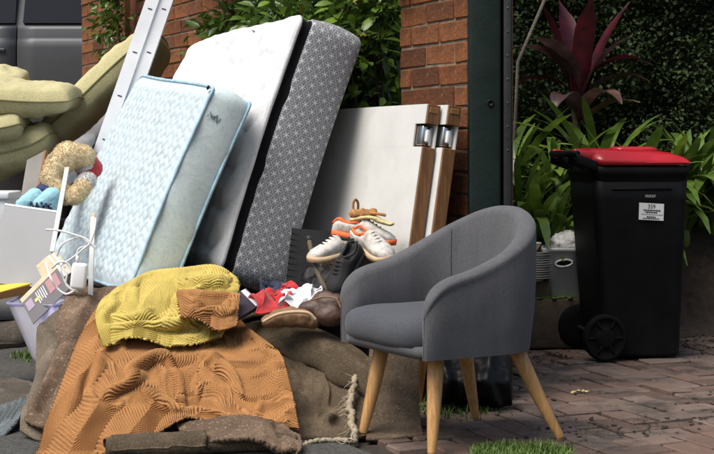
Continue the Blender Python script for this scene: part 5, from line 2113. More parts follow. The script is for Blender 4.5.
gc = [
    [(-26, 412, 5.12), (-8, 408, 5.12), (10, 402, 5.12), (28, 394, 5.14)],
    [(-26, 424, 4.98), (-10, 422, 4.96), (6, 416, 4.98), (24, 408, 5.02)],
    [(-26, 442, 4.80), (-14, 440, 4.80), (2, 436, 4.82), (14, 422, 4.90)],
]
go = drape(GC, 'carpet_sheet', gc, M['carpet_grey'], 60, 44, [([(-10 + 7 * k, 428 - 4 * k), (4 + 7 * k, 408 - 4 * k)], -0.012, 1.4, 0) for k in range(4)], None, 0.012, 0.003, 8.0, edge_jit=0.0015)
carpet_roll('grey-brown felt roll at the left edge beside the lavender tub', Vector(P(-40, 340, 5.85)), Vector(P(34, 332, 5.9)), 0.062, M['felt_grey'], 0.8)

# ---------------- sofa frame and olive cushions at the back left
sf = thing('broken_sofa', 'charcoal sofa frame under the pile of olive cushions', 'sofa', (-1.95, 7.5, 0))
v, f = box(1.05, 0.85, 0.34, 0.04, 3, (-0.18, 0.22, 0.40))
part(sf, 'seat_base', v, f, M['sofa'], world=False)
v, f = box(0.16, 0.85, 0.62, 0.05, 3, (-0.62, 0.22, 0.52))
part(sf, 'arm', v, f, M['sofa'], world=False)
v, f = box(1.05, 0.18, 0.78, 0.05, 3, (-0.18, 0.70, 0.62))
part(sf, 'backrest', v, f, M['sofa'], world=False)
for x in (-0.6, 0.26):
    for y in (-0.14, 0.6):
        v, f = lathe([(0.018, 0), (0.026, 0.24)], 12)
        part(sf, 'leg', v + np.array((x, y, 0)), f, M['beech'], world=False)


def cushion(label, c, e1, e2, sx, sy, th, seed, sag=0.02):
    a, b, n = ortho(e1, e2)
    T = thing('sofa_cushion', label, 'cushion', c, group='olive sofa cushions')
    Mx = np.array(frame((0, 0, 0), a, b, n))
    N = 44
    V, U = [], []
    def prof(u, v):
        q = max(0.0, (1 - abs(u) ** 7) * (1 - abs(v) ** 7))
        return th / 2 * (0.80 + 0.20 * math.cos(1.3 * u) * math.cos(1.3 * v)) * q ** 0.42
    g = np.linspace(-1, 1, N)
    for sgn in (1, -1):
        for v_ in g:
            for u_ in g:
                cr = 0.95 + 0.05 * (1 - (abs(u_) * abs(v_)) ** 3)
                x, y = u_ * sx / 2 * cr, v_ * sy / 2 * cr
                w = 0.012 * math.sin(3 * u_ + seed) * math.cos(2.5 * v_ + seed * 2)
                wr = 0.016 * mnoise.noise(Vector((x * 9 + seed, y * 4, sgn))) + 0.010 * mnoise.noise(Vector((x * 22, y * 10 + seed, sgn)))
                V.append((x, y, sgn * prof(u_, v_) + w + wr * (1 - max(abs(u_), abs(v_)) ** 6) - sag * (1 - u_ * u_) * (1 if sgn else 1)))
    V = np.array(V)
    F1 = grid_faces(N, N)
    F2 = grid_faces(N, N, off=N * N)[:, ::-1]
    part(T, 'cover', xf(V, Mx), np.concatenate([F1, F2]), M['cushion'], world=False)
    edge = [i for i in range(N)] + [j * N + N - 1 for j in range(1, N)] + [(N - 1) * N + i for i in range(N - 2, -1, -1)] + [j * N for j in range(N - 2, -1, -1)]
    ev = (V[edge] + V[np.array(edge) + N * N]) / 2
    v, f = tube(ev, 0.006, 6)
    part(T, 'piping', xf(v, Mx), f, M['cushion_pipe'], world=False)
    return T


cushion('large olive cushion propped diagonally behind the white rails', P(106, 89, 7.95), (0.735, 0.05, 0.68), (0.10, 1.0, -0.12), 0.84, 0.50, 0.215, 1.0)
cushion('plump olive cushion lying flat at left, below the car door', P(16, 94, 7.55), (1, 0.05, -0.07), (0.0, 1.0, 0.08), 0.66, 0.56, 0.185, 2.0)
cushion('olive cushion highest at the left edge, behind the plump one', P(-14, 78, 8.0), (1, 0.1, -0.16), (0.0, 1.0, 0.16), 0.44, 0.46, 0.17, 3.5)
cushion('olive cushion at the left edge squeezed under the plump one', P(-8, 125, 7.50), (1, 0.1, 0.02), (0.05, 1.0, 0.02), 0.36, 0.5, 0.165, 5.0)
cushion('shaded olive cushion at the bottom of the pile, tilted up to the right', P(10, 150, 7.60), (0.94, 0.1, 0.34), (0.0, 1.0, 0.02), 0.50, 0.52, 0.20, 6.1)

# grey quilted roll behind the plush toy
qr = thing('rolled_quilt', 'rolled grey quilt arching behind the plush toy', 'quilt', P(70, 190, 6.75))
pq = spline([tuple(P(40, 178, 6.7)), tuple(P(50, 163, 6.9)), tuple(P(76, 149, 7.2)), tuple(P(98, 132, 7.52)), tuple(P(122, 106, 7.62))], 80)
rad = 0.036 + 0.003 * np.abs(np.sin(np.arange(80) * 0.55))
v, f = tube(pq, rad, 16)
part(qr, 'roll', v, f, M['quilt_grey'])
v, f = tube(pq + np.array((0.03, 0.05, -0.08)), rad * 1.3, 16)
part(qr, 'under_roll', v, f, M['quilt_grey'])


def slab(T, name, c4, th, mat, parent=None, bevel=None):
    """quad slab: corners TL,TR,BR,BL in world, thickness pushed away from the viewer"""
    c = [Vector(q) for q in c4]
    n = (c[1] - c[0]).cross(c[3] - c[0]).normalized()
    if n.dot(Vector((0, 0, H)) - c[0]) < 0:
        n = -n
    b = [q - n * th for q in c]
    V = [tuple(q) for q in c + b]
    Fc = [[0, 3, 2, 1], [4, 5, 6, 7], [0, 1, 5, 4], [1, 2, 6, 5], [2, 3, 7, 6], [3, 0, 4, 7]]
    return part(T, name, V, Fc, mat, smooth=False, parent=parent)


bo = thing('board', 'grey-tan board leaning up behind the plush toy', 'board', P(30, 210, 6.6))
slab(bo, 'panel', [P(27, 160, 6.7), P(46, 150, 6.62), P(36, 206, 6.45), P(18, 214, 6.52)], 0.012, M['board'])
slab(bo, 'edge_strip', [P(46, 150, 6.615), P(48.5, 151, 6.63), P(39, 206, 6.46), P(36, 206, 6.445)], 0.012, M['brown_edge'])

wb = thing('storage_box', 'white plastic storage box with lid at the left edge', 'box', P(-20, 260, 6.35))
c0 = P(-22, 216, 6.42)
v, f = box(0.26, 0.22, 0.16, 0.012, 2, tuple(c0 + Vector((0, 0.1, 0))))
part(wb, 'tub', v, f, M['white_plastic'])
v, f = box(0.285, 0.245, 0.035, 0.008, 2, tuple(c0 + Vector((0, 0.1, 0.09))))
part(wb, 'lid', v, f, M['white_plastic'])

gp = thing('cabinet_panel', 'flat pale grey cabinet panel leaning at the left edge', 'panel', P(20, 300, 6.1))
slab(gp, 'panel', [P(5, 205, 6.12), P(58, 212.5, 6.06), P(45, 288, 5.94), P(-14, 282, 6.0)], 0.016, M['grey_panel'])
slab(gp, 'top_edge_band', [P(5.2, 203.2, 6.125), P(58.2, 210.8, 6.065), P(58, 212.4, 6.058), P(5, 204.9, 6.118)], 0.017, M['white_plastic'])


# ---------------- plush toy, legs in the air
def blob(parts_, vox=0.006, fuzz=0.003):
    """ellipsoids fused by a remesh"""
    V = []
    for c, r in parts_:
        v, f = lathe([(max(1e-4, math.sin(a)), -math.cos(a)) for a in np.linspace(0.02, math.pi - 0.02, 12)], 18)
        V.append((v * np.array(r) + np.array(c), f))
    v, f = merge(*V)
    me = mesh_from(v, f)
    o = bpy.data.objects.new('tmp', me)
    COL.objects.link(o)
    md = o.modifiers.new('r', 'REMESH'); md.mode = 'VOXEL'; md.voxel_size = vox
    ms = o.modifiers.new('s', 'SMOOTH'); ms.iterations = 6; ms.factor = 0.6
    dg = bpy.context.evaluated_depsgraph_get()
    m2 = bpy.data.meshes.new_from_object(o.evaluated_get(dg))
    bpy.data.objects.remove(o)
    V = np.array([q.co[:] for q in m2.vertices])
    Fc = [list(q.vertices) for q in m2.polygons]
    bpy.data.meshes.remove(m2)
    if fuzz:
        c0 = V.mean(0)
        nz = np.array([mnoise.noise(Vector(q) * 90) + 0.6 * mnoise.noise(Vector(q) * 28) for q in V])
        nr = V - c0
        nr /= np.linalg.norm(nr, axis=1, keepdims=True)
        V = V + nr * (fuzz * nz)[:, None]
    return V, Fc


def chain(a, b, r0, r1, n=6):
    a, b = np.array(a), np.array(b)
    return [(tuple(a + (b - a) * t), (r0 + (r1 - r0) * t,) * 3) for t in np.linspace(0, 1, n)]


def fur(T, v, f, mat, n, ln, parent):
    """short pile standing on a closed surface"""
    V = np.asarray(v)
    tri = np.array([q[:3] for q in f])
    pick = rng.integers(0, len(tri), n)
    A, B, C2 = V[tri[pick, 0]], V[tri[pick, 1]], V[tri[pick, 2]]
    w = rng.dirichlet((1, 1, 1), n)
    p = A * w[:, :1] + B * w[:, 1:2] + C2 * w[:, 2:]
    nr = np.cross(B - A, C2 - A); nr /= np.linalg.norm(nr, axis=1, keepdims=True) + 1e-12
    d_ = nr + rng.normal(0, 0.45, nr.shape); d_ /= np.linalg.norm(d_, axis=1, keepdims=True)
    s_ = np.cross(d_, rng.normal(0, 1, nr.shape)); s_ /= np.linalg.norm(s_, axis=1, keepdims=True)
    L_ = ln * rng.uniform(0.5, 1.2, (n, 1))
    VV = np.stack([p - s_ * 0.0013, p + s_ * 0.0013, p + d_ * L_], 1).reshape(-1, 3)
    o_ = part(T, 'pile', VV, np.arange(3 * n).reshape(-1, 3), mat, parent=parent, smooth=False)
    return struct(o_, 'stuff')


pl = thing('plush_toy', 'tan plush toy with red trousers and white cuffs lying beside the blue mattress', 'toy', P(75, 205, 6.45))
k = [tuple(P(83, 157, 6.48)), tuple(P(68, 156, 6.46)), tuple(P(58, 166, 6.42)), tuple(P(50, 177, 6.40)), tuple(P(57, 190, 6.40)), tuple(P(66, 195, 6.42))]
el = []
for a, b, r0, r1 in ((0, 1, .052, .062), (1, 2, .062, .056), (2, 3, .054, .040), (3, 4, .040, .050), (4, 5, .050, .042)):
    el += chain(k[a], k[b], r0, r1)
v, f = blob(el)
lg = part(pl, 'leg', v, f, M['plush'])
fur(pl, v, f, M['plush'], 9000, 0.011, lg)
v, f = blob(chain(P(75, 196, 6.36), P(83, 187, 6.40), .038, .036))
lg = part(pl, 'leg', v, f, M['plush'])
fur(pl, v, f, M['plush'], 3000, 0.011, lg)
v, f = blob(chain(P(81, 155, 6.49), P(85, 168, 6.5), .046, .044))
cf_ = part(pl, 'cuff', v, f, M['plush_white'])
fur(pl, v, f, M['plush_white'], 2500, 0.010, cf_)
v, f = blob(chain(P(82, 185, 6.42), P(87, 181, 6.43), .036, .038))
cf_ = part(pl, 'cuff', v, f, M['plush_white'])
fur(pl, v, f, M['plush_white'], 2500, 0.010, cf_)
v, f = blob(chain(P(84, 184, 6.47), P(89, 170, 6.52), .040, .050) + chain(P(86, 160, 6.52), P(92, 168, 6.56), .044, .05), 0.006, 0.005)
part(pl, 'trousers', v, f, M['red_cloth'])

bt = thing('baby_bootees', 'pair of light blue and navy fleece bootees above the grey panel', 'bootees', P(38, 212, 6.25))
for (x, y, dx) in ((30, 199, 0), (47, 198, 1)):
    v, f = blob(chain(P(x - 7, y + 6, 6.28), P(x + 5, y - 2, 6.3), .034, .040) + chain(P(x + 5, y - 2, 6.3), P(x + 4, y + 8, 6.3), .038, .036))
    part(bt, 'bootee', v, f, M['cyan'])
for (x, y) in ((42, 190), (36, 194)):
    v, f = blob(chain(P(x, y, 6.34), P(x + 6, y + 2, 6.33), .028, .024))
    part(bt, 'navy_cuff', v, f, M['navy_dark'])
ds = []
for i in range(26):
    c0 = P(random.uniform(30, 52), random.uniform(203, 210), 6.245)
    q, ff = box(0.008, 0.004, random.uniform(0.006, 0.016), 0.001, 1, tuple(c0))
    ds.append((q, ff))
v, f = merge(*ds)
part(bt, 'spots', v, f, M['navy_dark'])
for i, (a, b, r, lab) in enumerate((((67, 168, 6.22), (52, 252, 5.9), 0.009, 'thin white stick leaning beside the plush toy'), ((93, 214, 5.62), (90.5, 296, 5.5), 0.009, 'thin off-white stick standing against the blue mattress'))):
    T = thing('stick', lab, 'stick', P(*b))
    a, b = P(*a), P(*b)
    e1, e2, e3 = ortho(a - b, (1, 0, 0))
    v, f = box(0.019, 0.008, (a - b).length, 0.002, 1, (0, 0, (a - b).length / 2))
    part(T, 'strip', xf(v, frame((0, 0, 0), e2, e3, e1)), f, M['white_paint'], world=False, smooth=False)
    v, f = box(0.0205, 0.0095, 0.012, 0.001, 1, (0, 0, (a - b).length - 0.004))
    part(T, 'end_cap', xf(v, frame((0, 0, 0), e2, e3, e1)), f, M['paper'], world=False, smooth=False)

# ---------------- lavender tub with magazines and a yellow board
tub = thing('storage_tub', 'translucent lavender plastic tub holding magazines', 'tub', P(38, 360, 5.75))
top = [P(5, 304, 5.72), P(57, 306, 5.60), P(72, 298, 5.86), P(22, 297, 5.95)]
bot = [P(34, 366, 5.62), P(62, 368, 5.52), P(74, 352, 5.76), P(44, 352, 5.82)]
rows = []
for t in np.linspace(0, 1, 8):
    rows.append([np.array(a.lerp(b, t)) for a, b in zip(top, bot)])
V = []
def rounded_quad(q, r=0.18, n=5):
    out = []
    for i in range(4):
        p, a, b = q[i], q[i - 1], q[(i + 1) % 4]
        pa, pb = p + (a - p) * r, p + (b - p) * r
        for t in np.linspace(0, 1, n):
            out.append((1 - t) ** 2 * pa + 2 * t * (1 - t) * p + t * t * pb)
    return out
for q in rows:
    V += rounded_quad(q)
nq = 20
inner = []
cc0 = sum(rows[0]) / 4
for q in rows[::-1]:
    c_ = sum(q) / 4
    inner += [c_ + (p - c_) * 0.975 + np.array((0, 0, 0.002)) for p in rounded_quad(q)]
VV = V + inner
Fc = grid_faces(nq, 16, wrap=True).tolist()
Fc.append([i for i in range(7 * nq, 8 * nq)])
part(tub, 'shell', VV, Fc[:7 * nq] + Fc[8 * nq:15 * nq] + [list(range(7 * nq, 8 * nq))], M['tub'])
rimp = rounded_quad([p for p in rows[0]])
v, f = tube(np.array(rimp + [rimp[0]]), 0.007, 8)
part(tub, 'rim', v, f, M['tub'])

mg = thing('magazine', 'thick magazine with dark cover sticking out of the lavender tub', 'magazine', P(44, 310, 5.72))
A, B_, C_, D_ = P(22, 303, 5.64), P(57, 268, 5.72), P(70, 288, 5.66), P(33, 324, 5.58)
slab(mg, 'cover', [A, B_, C_, D_], 0.004, M['magazine'])
nrm = (B_ - A).cross(D_ - A).normalized()
if nrm.dot(Vector((0, 0, H)) - A) < 0:
    nrm = -nrm
up = (A - D_).normalized()
slab(mg, 'page_block', [A + up * 0.022 - nrm * 0.002, B_ + up * 0.022 - nrm * 0.002, B_ - nrm * 0.0042, A - nrm * 0.0042], 0.03, M['paper'])
def onmag(u0, v0, u1, v1, nm, mt):
    def q(u, v):
        return A + (B_ - A) * u + (D_ - A) * v + nrm * 0.0014
    slab(mg, nm, [q(u0, v0), q(u1, v0), q(u1, v1), q(u0, v1)], 0.0012, M[mt])
onmag(0.62, 0.08, 0.92, 0.62, 'cover_picture', 'print_crimson')
onmag(0.05, 0.12, 0.22, 0.5, 'cover_picture', 'print_violet')
onmag(0.26, 0.30, 0.40, 0.42, 'cover_mark', 'print_yellow')
for i in range(5):
    onmag(0.34 + 0.05 * i, 0.10, 0.36 + 0.05 * i, 0.60 - 0.04 * (i % 3), 'print_line', 'print_white')
pk = thing('paper_packet', 'stack of white papers behind the magazine', 'paper', P(45, 280, 5.85))
for i in range(5):
    d = Vector((0.006 * i, 0.012 * i, 0.004 * i))
    slab(pk, 'sheet', [P(36, 266, 5.80) + d, P(47, 256, 5.84) + d, P(64, 276, 5.80) + d, P(48, 292, 5.76) + d], 0.004, M['print_white'] if i % 2 else M['paper'])
yb = thing('folder', 'yellow folder with brown edge at the left edge beneath the grey panel', 'folder', P(8, 303, 5.85))
slab(yb, 'cover', [P(-20, 287, 5.98), P(14, 283, 6.0), P(32, 283, 5.92), P(-18, 297, 5.80)], 0.004, M['yellow_board'])
slab(yb, 'edge', [P(-18, 297, 5.80), P(30, 285, 5.905), P(28, 294, 5.90), P(-18, 303, 5.80)], 0.01, M['brown_edge'])

# ---------------- white cable tangle with its adapter
cb = thing('cable', 'tangle of white cable with a white adapter in front of the blue mattress', 'cable', P(72, 290, 5.5))
def cable(pxs, r=0.0045, Y=5.48):
    pts_ = [tuple(P(x, y, Y + (d if len(q) > 2 else 0))) for q in pxs for (x, y, d) in [(q[0], q[1], q[2] if len(q) > 2 else 0)]]
    v, f = tube(spline(pts_, 14 * len(pts_)), r * 0.72, 7)
    part(cb, 'cord', v, f, M['white_plastic'])
cable([(46, 229.5), (58, 230.5), (72, 234), (86, 239), (96, 248)], 0.0055)
cable([(57, 256, 0.05), (62, 245), (72, 239), (82, 238, 0.03), (94, 247)], 0.0045)
cable([(60, 266), (72, 258), (82, 250), (90, 243), (94, 232), (96, 218, 0.03)], 0.005)
cable([(78, 262, -0.01), (77, 254), (80, 248), (90, 246, 0.02)], 0.0045)
cable([(46, 262, 0.1), (50, 276), (57, 288), (66, 294), (76, 290)], 0.006)
cable([(57, 258, 0.06), (60, 268), (64, 280), (70, 288), (78, 292)], 0.0055)
cable([(63, 264, 0.02), (67, 272), (66, 284), (72, 290)], 0.005)
cable([(52, 268, 0.05), (60, 262), (68, 264), (74, 274)], 0.005)
ad = P(79, 276, 5.46)
v, f = box(0.060, 0.028, 0.100, 0.012, 3)
part(cb, 'adapter', xf(v, Matrix.Rotation(math.radians(6), 4, 'Y')) + np.array(ad), f, M['white_plastic'])
v, f = lathe([(0.008, 0), (0.007, 0.02), (0.0055, 0.03)], 10)
part(cb, 'strain_relief', v + np.array(ad) + np.array((-0.006, 0, 0.046)), f, M['white_plastic'])


# ---------------- clothes, shoes and odds between mattress and chair
def crumple(T, name, c, r, mat, seed, freq=3.0, amp=0.35, sq=(1, 1, 1)):
    v, f = lathe([(max(1e-4, math.sin(a)), -math.cos(a)) for a in np.linspace(0.02, math.pi - 0.02, 36)], 56)
    n1 = np.array([mnoise.noise(Vector(q) * freq + Vector((seed, 0, 0))) for q in v])
    n2 = np.array([mnoise.noise(Vector(q) * freq * 2.3 + Vector((0, seed, 0))) for q in v])
    s = 1 + amp * 0.55 * n1 + amp * 0.5 * (0.25 - np.abs(n2)) * 1.6
    s = np.clip(s, 0.6, 1.5)
    v = v * s[:, None] * np.array(sq) * r + np.array(c)
    return part(T, name, v, f, mat)


bg1 = thing('rubbish_bag', 'black rubbish bag bulging between the white mattress and the leaning doors', 'bag', (-0.12, 5.62, 0))
crumple(bg1, 'bag', (-0.10, 5.60, 0.27), 0.22, M['bag'], 1.0, 2.6, 0.22, (0.85, 0.8, 1.15))
crumple(bg1, 'tied_neck', (-0.08, 5.60, 0.53), 0.05, M['bag'], 2.0, 3.0, 0.4)
bg3 = thing('shade_sheet', 'black sheet added for the deep shade behind the chair legs at the green post', 'shade sheet', (0.45, 5.3, 0))  # added black drape, stands in for the shade behind the chair legs
ps = [
    [(428, 352, 5.45), (452, 348, 5.46), (478, 350, 5.45), (506, 356, 5.42)],
    [(428, 366, 5.34), (452, 362, 5.34), (480, 364, 5.34), (508, 370, 5.34)],
    [(430, 384, 5.26), (454, 382, 5.26), (482, 383, 5.26), (510, 386, 5.30)],
    [(430, 404, 5.40), (456, 406, 5.36), (484, 407, 5.33), (512, 405, 5.38)],
]
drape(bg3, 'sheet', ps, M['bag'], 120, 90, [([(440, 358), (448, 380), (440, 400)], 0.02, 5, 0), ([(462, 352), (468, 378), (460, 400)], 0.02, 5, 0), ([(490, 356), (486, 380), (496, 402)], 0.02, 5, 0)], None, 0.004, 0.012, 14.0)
# car mat standing behind
mt_ = thing('car_mat', 'black ribbed rubber mat standing behind the clothes pile', 'mat', P(312, 300, 5.56))
slab(mt_, 'mat', [P(292, 228, 5.66), P(338, 232, 5.62), P(334, 300, 5.46), P(284, 300, 5.50)], 0.012, M['rubber_mat'])
for i in range(11):
    t = 0.06 + i * 0.085
    a0 = P(292, 228, 5.66).lerp(P(284, 300, 5.50), t); a1 = P(338, 232, 5.62).lerp(P(334, 300, 5.46), t)
    m_ = a0.lerp(a1, 0.5) + Vector((0, 0, -0.02))
    v, f = tube([a0 + Vector((0, -0.003, 0)), m_ + Vector((0, -0.003, 0)), a1 + Vector((0, -0.003, 0))], 0.0038, 6)
    part(mt_, 'rib', v, f, M['rubber_mat'])

tb_ = thing('bent_tube', 'thin bent off-white metal tube below the shoes', 'tube', P(330, 292, 5.3))
v, f = tube(spline([tuple(P(309, 240, 5.42)), tuple(P(314, 262, 5.34)), tuple(P(321, 280, 5.30)), tuple(P(328, 289, 5.28)), tuple(P(342, 292, 5.26)), tuple(P(356, 292, 5.24))], 50), 0.0085, 10)
part(tb_, 'tube', v, f, M['felt'])
v, f = lathe([(0.011, -0.012), (0.011, 0.012)], 10)
part(tb_, 'end_cap', v + np.array(P(309, 239, 5.42)), f, M['post_iron'])


def cloth_lump(name, label, cat, x0, y0, x1, y1, Y0, Y1, mat, seed, folds=8, amp=0.013):
    """small garment: a crumpled sheet between two pixel corners, far edge at Y0, near edge at Y1"""
    r_ = random.Random(seed)
    T = thing(name, label, cat, P((x0 + x1) / 2, y1, Y1))
    rows = []
    for j in range(4):
        t = j / 3
        rows.append([(x0 + (x1 - x0) * i / 4 + r_.gauss(0, 2.2), y0 + (y1 - y0) * t + r_.gauss(0, 1.6), Y0 + (Y1 - Y0) * t + r_.gauss(0, 0.012)) for i in range(5)])
    rd = []
    for k in range(folds):
        cx_, cy_ = r_.uniform(x0, x1), r_.uniform(y0, y1)
        a_ = r_.uniform(0, math.pi)
        ln_ = r_.uniform(5, 11)
        rd.append(([(cx_ - ln_ * math.cos(a_), cy_ - ln_ * 0.6 * math.sin(a_)), (cx_ + r_.gauss(0, 2), cy_ + r_.gauss(0, 2)), (cx_ + ln_ * math.cos(a_ + .3), cy_ + ln_ * 0.6 * math.sin(a_ + .3))], amp * r_.uniform(0.5, 1.1) * (1 if k % 3 else -0.8), r_.uniform(2.6, 4.6), 0.35 if k % 2 else -0.35))
    drape(T, 'cloth', rows, mat, 80, 60, rd, None, 0.006, 0.006, 16.0)
    return T


cloth_lump('garment', 'navy garment under the starred mattress corner', 'clothing', 262, 282, 296, 300, 5.56, 5.44, M['navy_cloth'], 5)
cloth_lump('garment', 'small red garment under the bottom corner of the starred mattress', 'clothing', 282, 284, 304, 293, 5.54, 5.46, M['red_cloth'], 7)
cloth_lump('garment', 'crumpled red garment beside the mustard blanket', 'clothing', 256, 291, 292, 314, 5.46, 5.30, M['red_cloth'], 2, 10, 0.016)
cloth_lump('garment', 'crumpled white garment between the red one and the bent tube', 'clothing', 283, 287, 321, 307, 5.44, 5.32, M['white_cloth'], 3, 11, 0.015)
sp_ = thing('slipper', 'tan suede slipper with pale sole lying on the brown carpet', 'slipper', P(288, 322, 5.22))
v, f = blob([(tuple(P(270, 321, 5.24)), (.034, .045, .024)), (tuple(P(280, 318, 5.24)), (.042, .05, .034)), (tuple(P(291, 317, 5.24)), (.045, .05, .038)), (tuple(P(303, 318, 5.24)), (.042, .05, .036)), (tuple(P(312, 322, 5.24)), (.030, .042, .026))], 0.006)
part(sp_, 'upper', v, f, M['suede'])
v, f = tube(spline([tuple(P(263, 322, 5.185)), tuple(P(276, 315, 5.18)), tuple(P(292, 312, 5.18)), tuple(P(308, 313, 5.185)), tuple(P(316, 320, 5.19))], 30), 0.006, 8)
part(sp_, 'welt', v, f, M['shoe_sole'])
bb = thing('leather_bag', 'flat dark brown leather bag behind the slipper', 'bag', P(322, 318, 5.25))
v, f = blob([(tuple(P(314, 308, 5.26)), (.06, .04, .03)), (tuple(P(326, 302, 5.26)), (.055, .04, .045)), (tuple(P(336, 306, 5.24)), (.05, .04, .05)), (tuple(P(330, 316, 5.22)), (.055, .04, .04))], 0.007)
part(bb, 'body', v, f, M['brown_leather'])
v, f = tube(spline([tuple(P(312, 300, 5.205)), tuple(P(324, 297, 5.20)), tuple(P(336, 299, 5.19)), tuple(P(341, 308, 5.18))], 24), 0.0035, 6)
part(bb, 'seam', v, f, M['suede'])
bk = thing('magazine', 'dark folded magazine wedged beside the mustard blanket', 'magazine', P(246, 318, 5.3))
slab(bk, 'cover', [P(234, 294, 5.42), P(246, 288, 5.46), P(262, 304, 5.36), P(238, 318, 5.24)], 0.012, M['magazine'])
slab(bk, 'printed_strip', [P(241, 291, 5.437), P(245, 289, 5.448), P(261, 303, 5.352), P(256, 306, 5.325)], 0.003, M['print_white'])


# ---------------- sport shoes
def shoe(label, toe, heel, side, up, L, mats, group='worn sport shoes by the leaning doors'):
    """toe direction e1, width e2, up e3; origin at heel bottom"""
    a, b, n = ortho(toe, side)
    if n.dot(Vector(up)) < 0:
        b = -b; n = a.cross(b)
    T = thing('sport_shoe', label, 'shoe', heel, group=group)
    Mx = np.array(frame((0, 0, 0), a, b, n))
    NS, NR = 26, 24
    # upper: loop sections along the length
    xs = np.linspace(0, 1, NS)
    wid = np.interp(xs, [0, .08, .25, .45, .7, .88, .97, 1], [.010, .030, .034, .033, .043, .038, .022, .006])
    hgt = np.interp(xs, [0, .06, .2, .36, .5, .7, .88, .97, 1], [.045, .078, .070, .072, .078, .055, .042, .030, .014])
    rows = []
    for x, w, h_ in zip(xs, wid, hgt):
        r = []
        for q in range(NR):
            th_ = 2 * math.pi * q / NR
            cx_, sz = math.cos(th_), math.sin(th_)
            y = w * abs(cx_) ** 0.7 * (1 if cx_ > 0 else -1)
            z = h_ / 2 + h_ / 2 * abs(sz) ** 0.8 * (1 if sz > 0 else -1)
            # opening for the foot
            if x < 0.42 and sz > 0.35:
                d = (1 - abs(x - 0.2) / 0.24)
                z -= 0.040 * max(0, d) ** 0.5 * smooth01((sz - 0.35) / 0.4)
            r.append((x * L, y * (1 if sz < 0.3 else 0.85), z + 0.010))
        rows.append(r)
    V = np.array(rows).reshape(-1, 3)
    Fc = grid_faces(NR, NS, wrap=True).tolist() + [list(range(NR))[::-1], list(range((NS - 1) * NR, NS * NR))]
    part(T, 'upper', xf(V, Mx), Fc, mats[0], world=False)
    # sole
    rows = []
    for x, w in zip(xs, wid):
        lift = 0.010 * max(0, (x - 0.75) / 0.25) ** 2
        rows.append([(x * L, -w * 1.10, lift), (x * L, w * 1.10, lift), (x * L, w * 1.14, 0.012 + lift), (x * L, w * 1.06, 0.022 + lift), (x * L, -w * 1.06, 0.022 + lift), (x * L, -w * 1.14, 0.012 + lift)])
    V = np.array(rows).reshape(-1, 3)
    Fc = grid_faces(6, NS, wrap=True).tolist() + [list(range(6))[::-1], list(range((NS - 1) * 6, NS * 6))]
    so = part(T, 'sole', xf(V, Mx), Fc, mats[2], world=False)
    for i in range(7):
        for s_ in (-1, 1):
            v, f = lathe([(0.007, 0), (0.0045, -0.010)], 8)
            part(T, 'stud', xf(v + np.array((L * (0.1 + 0.125 * i), s_ * np.interp(0.1 + .125 * i, xs, wid) * 0.8, 0.001)), Mx), f, mats[2], world=False, parent=so)
    # collar ring
    lp = []
    for t in np.linspace(0, 2 * math.pi, 30):
        x = 0.20 + 0.20 * math.cos(t)
        w = np.interp(x, xs, wid) * 0.72
        z = np.interp(x, xs, hgt) * 0.92 - 0.012 * math.sin(t) ** 2 + 0.006
        lp.append((x * L, w * math.sin(t), z))
    v, f = tube(np.array(lp), 0.0052, 8)
    part(T, 'collar', xf(v, Mx), f, mats[1], world=False)
    v = [(p[0], p[1] * 0.9, p[2] - 0.022) for p in lp[:-1]]
    part(T, 'lining', xf(v + [(0.2 * L, 0, 0.03)], Mx), [[i, (i + 1) % 29, 29] for i in range(29)], mats[1], world=False)
    # laces
    for i in range(5):
        x = 0.46 + 0.06 * i
        w = np.interp(x, xs, wid) * 0.55
        z = np.interp(x, xs, hgt) + 0.011
        v, f = tube([(x * L, -w, z - 0.008), (x * L + 0.004, 0, z), (x * L, w, z - 0.008)], 0.0026, 6)
        part(T, 'lace', xf(v, Mx), f, mats[3], world=False)
    return T


WS_ = (M['shoe_white'], M['shoe_orange'], M['shoe_sole'], M['shoe_white'])
WO_ = (M['shoe_white'], M['shoe_orange'], M['shoe_orange'], M['rubber_mat'])
WK_ = (M['shoe_white'], M['shoe_black'], M['shoe_sole'], M['rubber_mat'])
BK_ = (M['shoe_black'], M['shoe_black'], M['shoe_black'], M['rubber_mat'])
shoe('white sport shoe with neon orange collar, on top of the shoe pile', (0.95, -0.1, -0.18), P(331, 235, 5.50), (0.1, 1, 0), (0, 0, 1), 0.25, WO_)
shoe('dirty white sport shoe with orange sole tipping towards the armchair', (0.5, -0.75, -0.25), P(354, 242, 5.46), (0.8, 0.5, 0.2), (-0.2, -0.4, 1), 0.25, (M['shoe_white'], M['shoe_orange'], M['shoe_sole'], M['shoe_white']))
shoe('grubby white sport shoe, toe pointing left, below the orange-collared one', (-0.85, -0.5, -0.16), P(364, 252, 5.44), (0.5, -0.85, 0), (0.0, 0, 1), 0.24, WK_)
shoe('black sport shoe hanging heel up beside the white ones', (-0.45, -0.45, -0.75), P(362, 250, 5.36), (0.8, -0.5, 0), (-0.1, -0.5, 0.6), 0.22, BK_)
# box the shoes stand on
sb = thing('shoe_box', 'dark cardboard box under the pile of shoes', 'box', (0.02, 5.62, 0))
v, f = box(0.30, 0.24, 0.535, 0.006, 2, (-0.0, 0.0, 0.2725))
v = xf(v, Matrix.Rotation(0.45, 4, 'Z'))
part(sb, 'carton', v, f, M['brown_leather'], world=False, smooth=False)
v, f = box(0.31, 0.25, 0.03, 0.004, 1, (0, 0, 0.528))
part(sb, 'lid', xf(v, Matrix.Rotation(0.45, 4, 'Z')), f, M['brown_leather'], world=False, smooth=False)


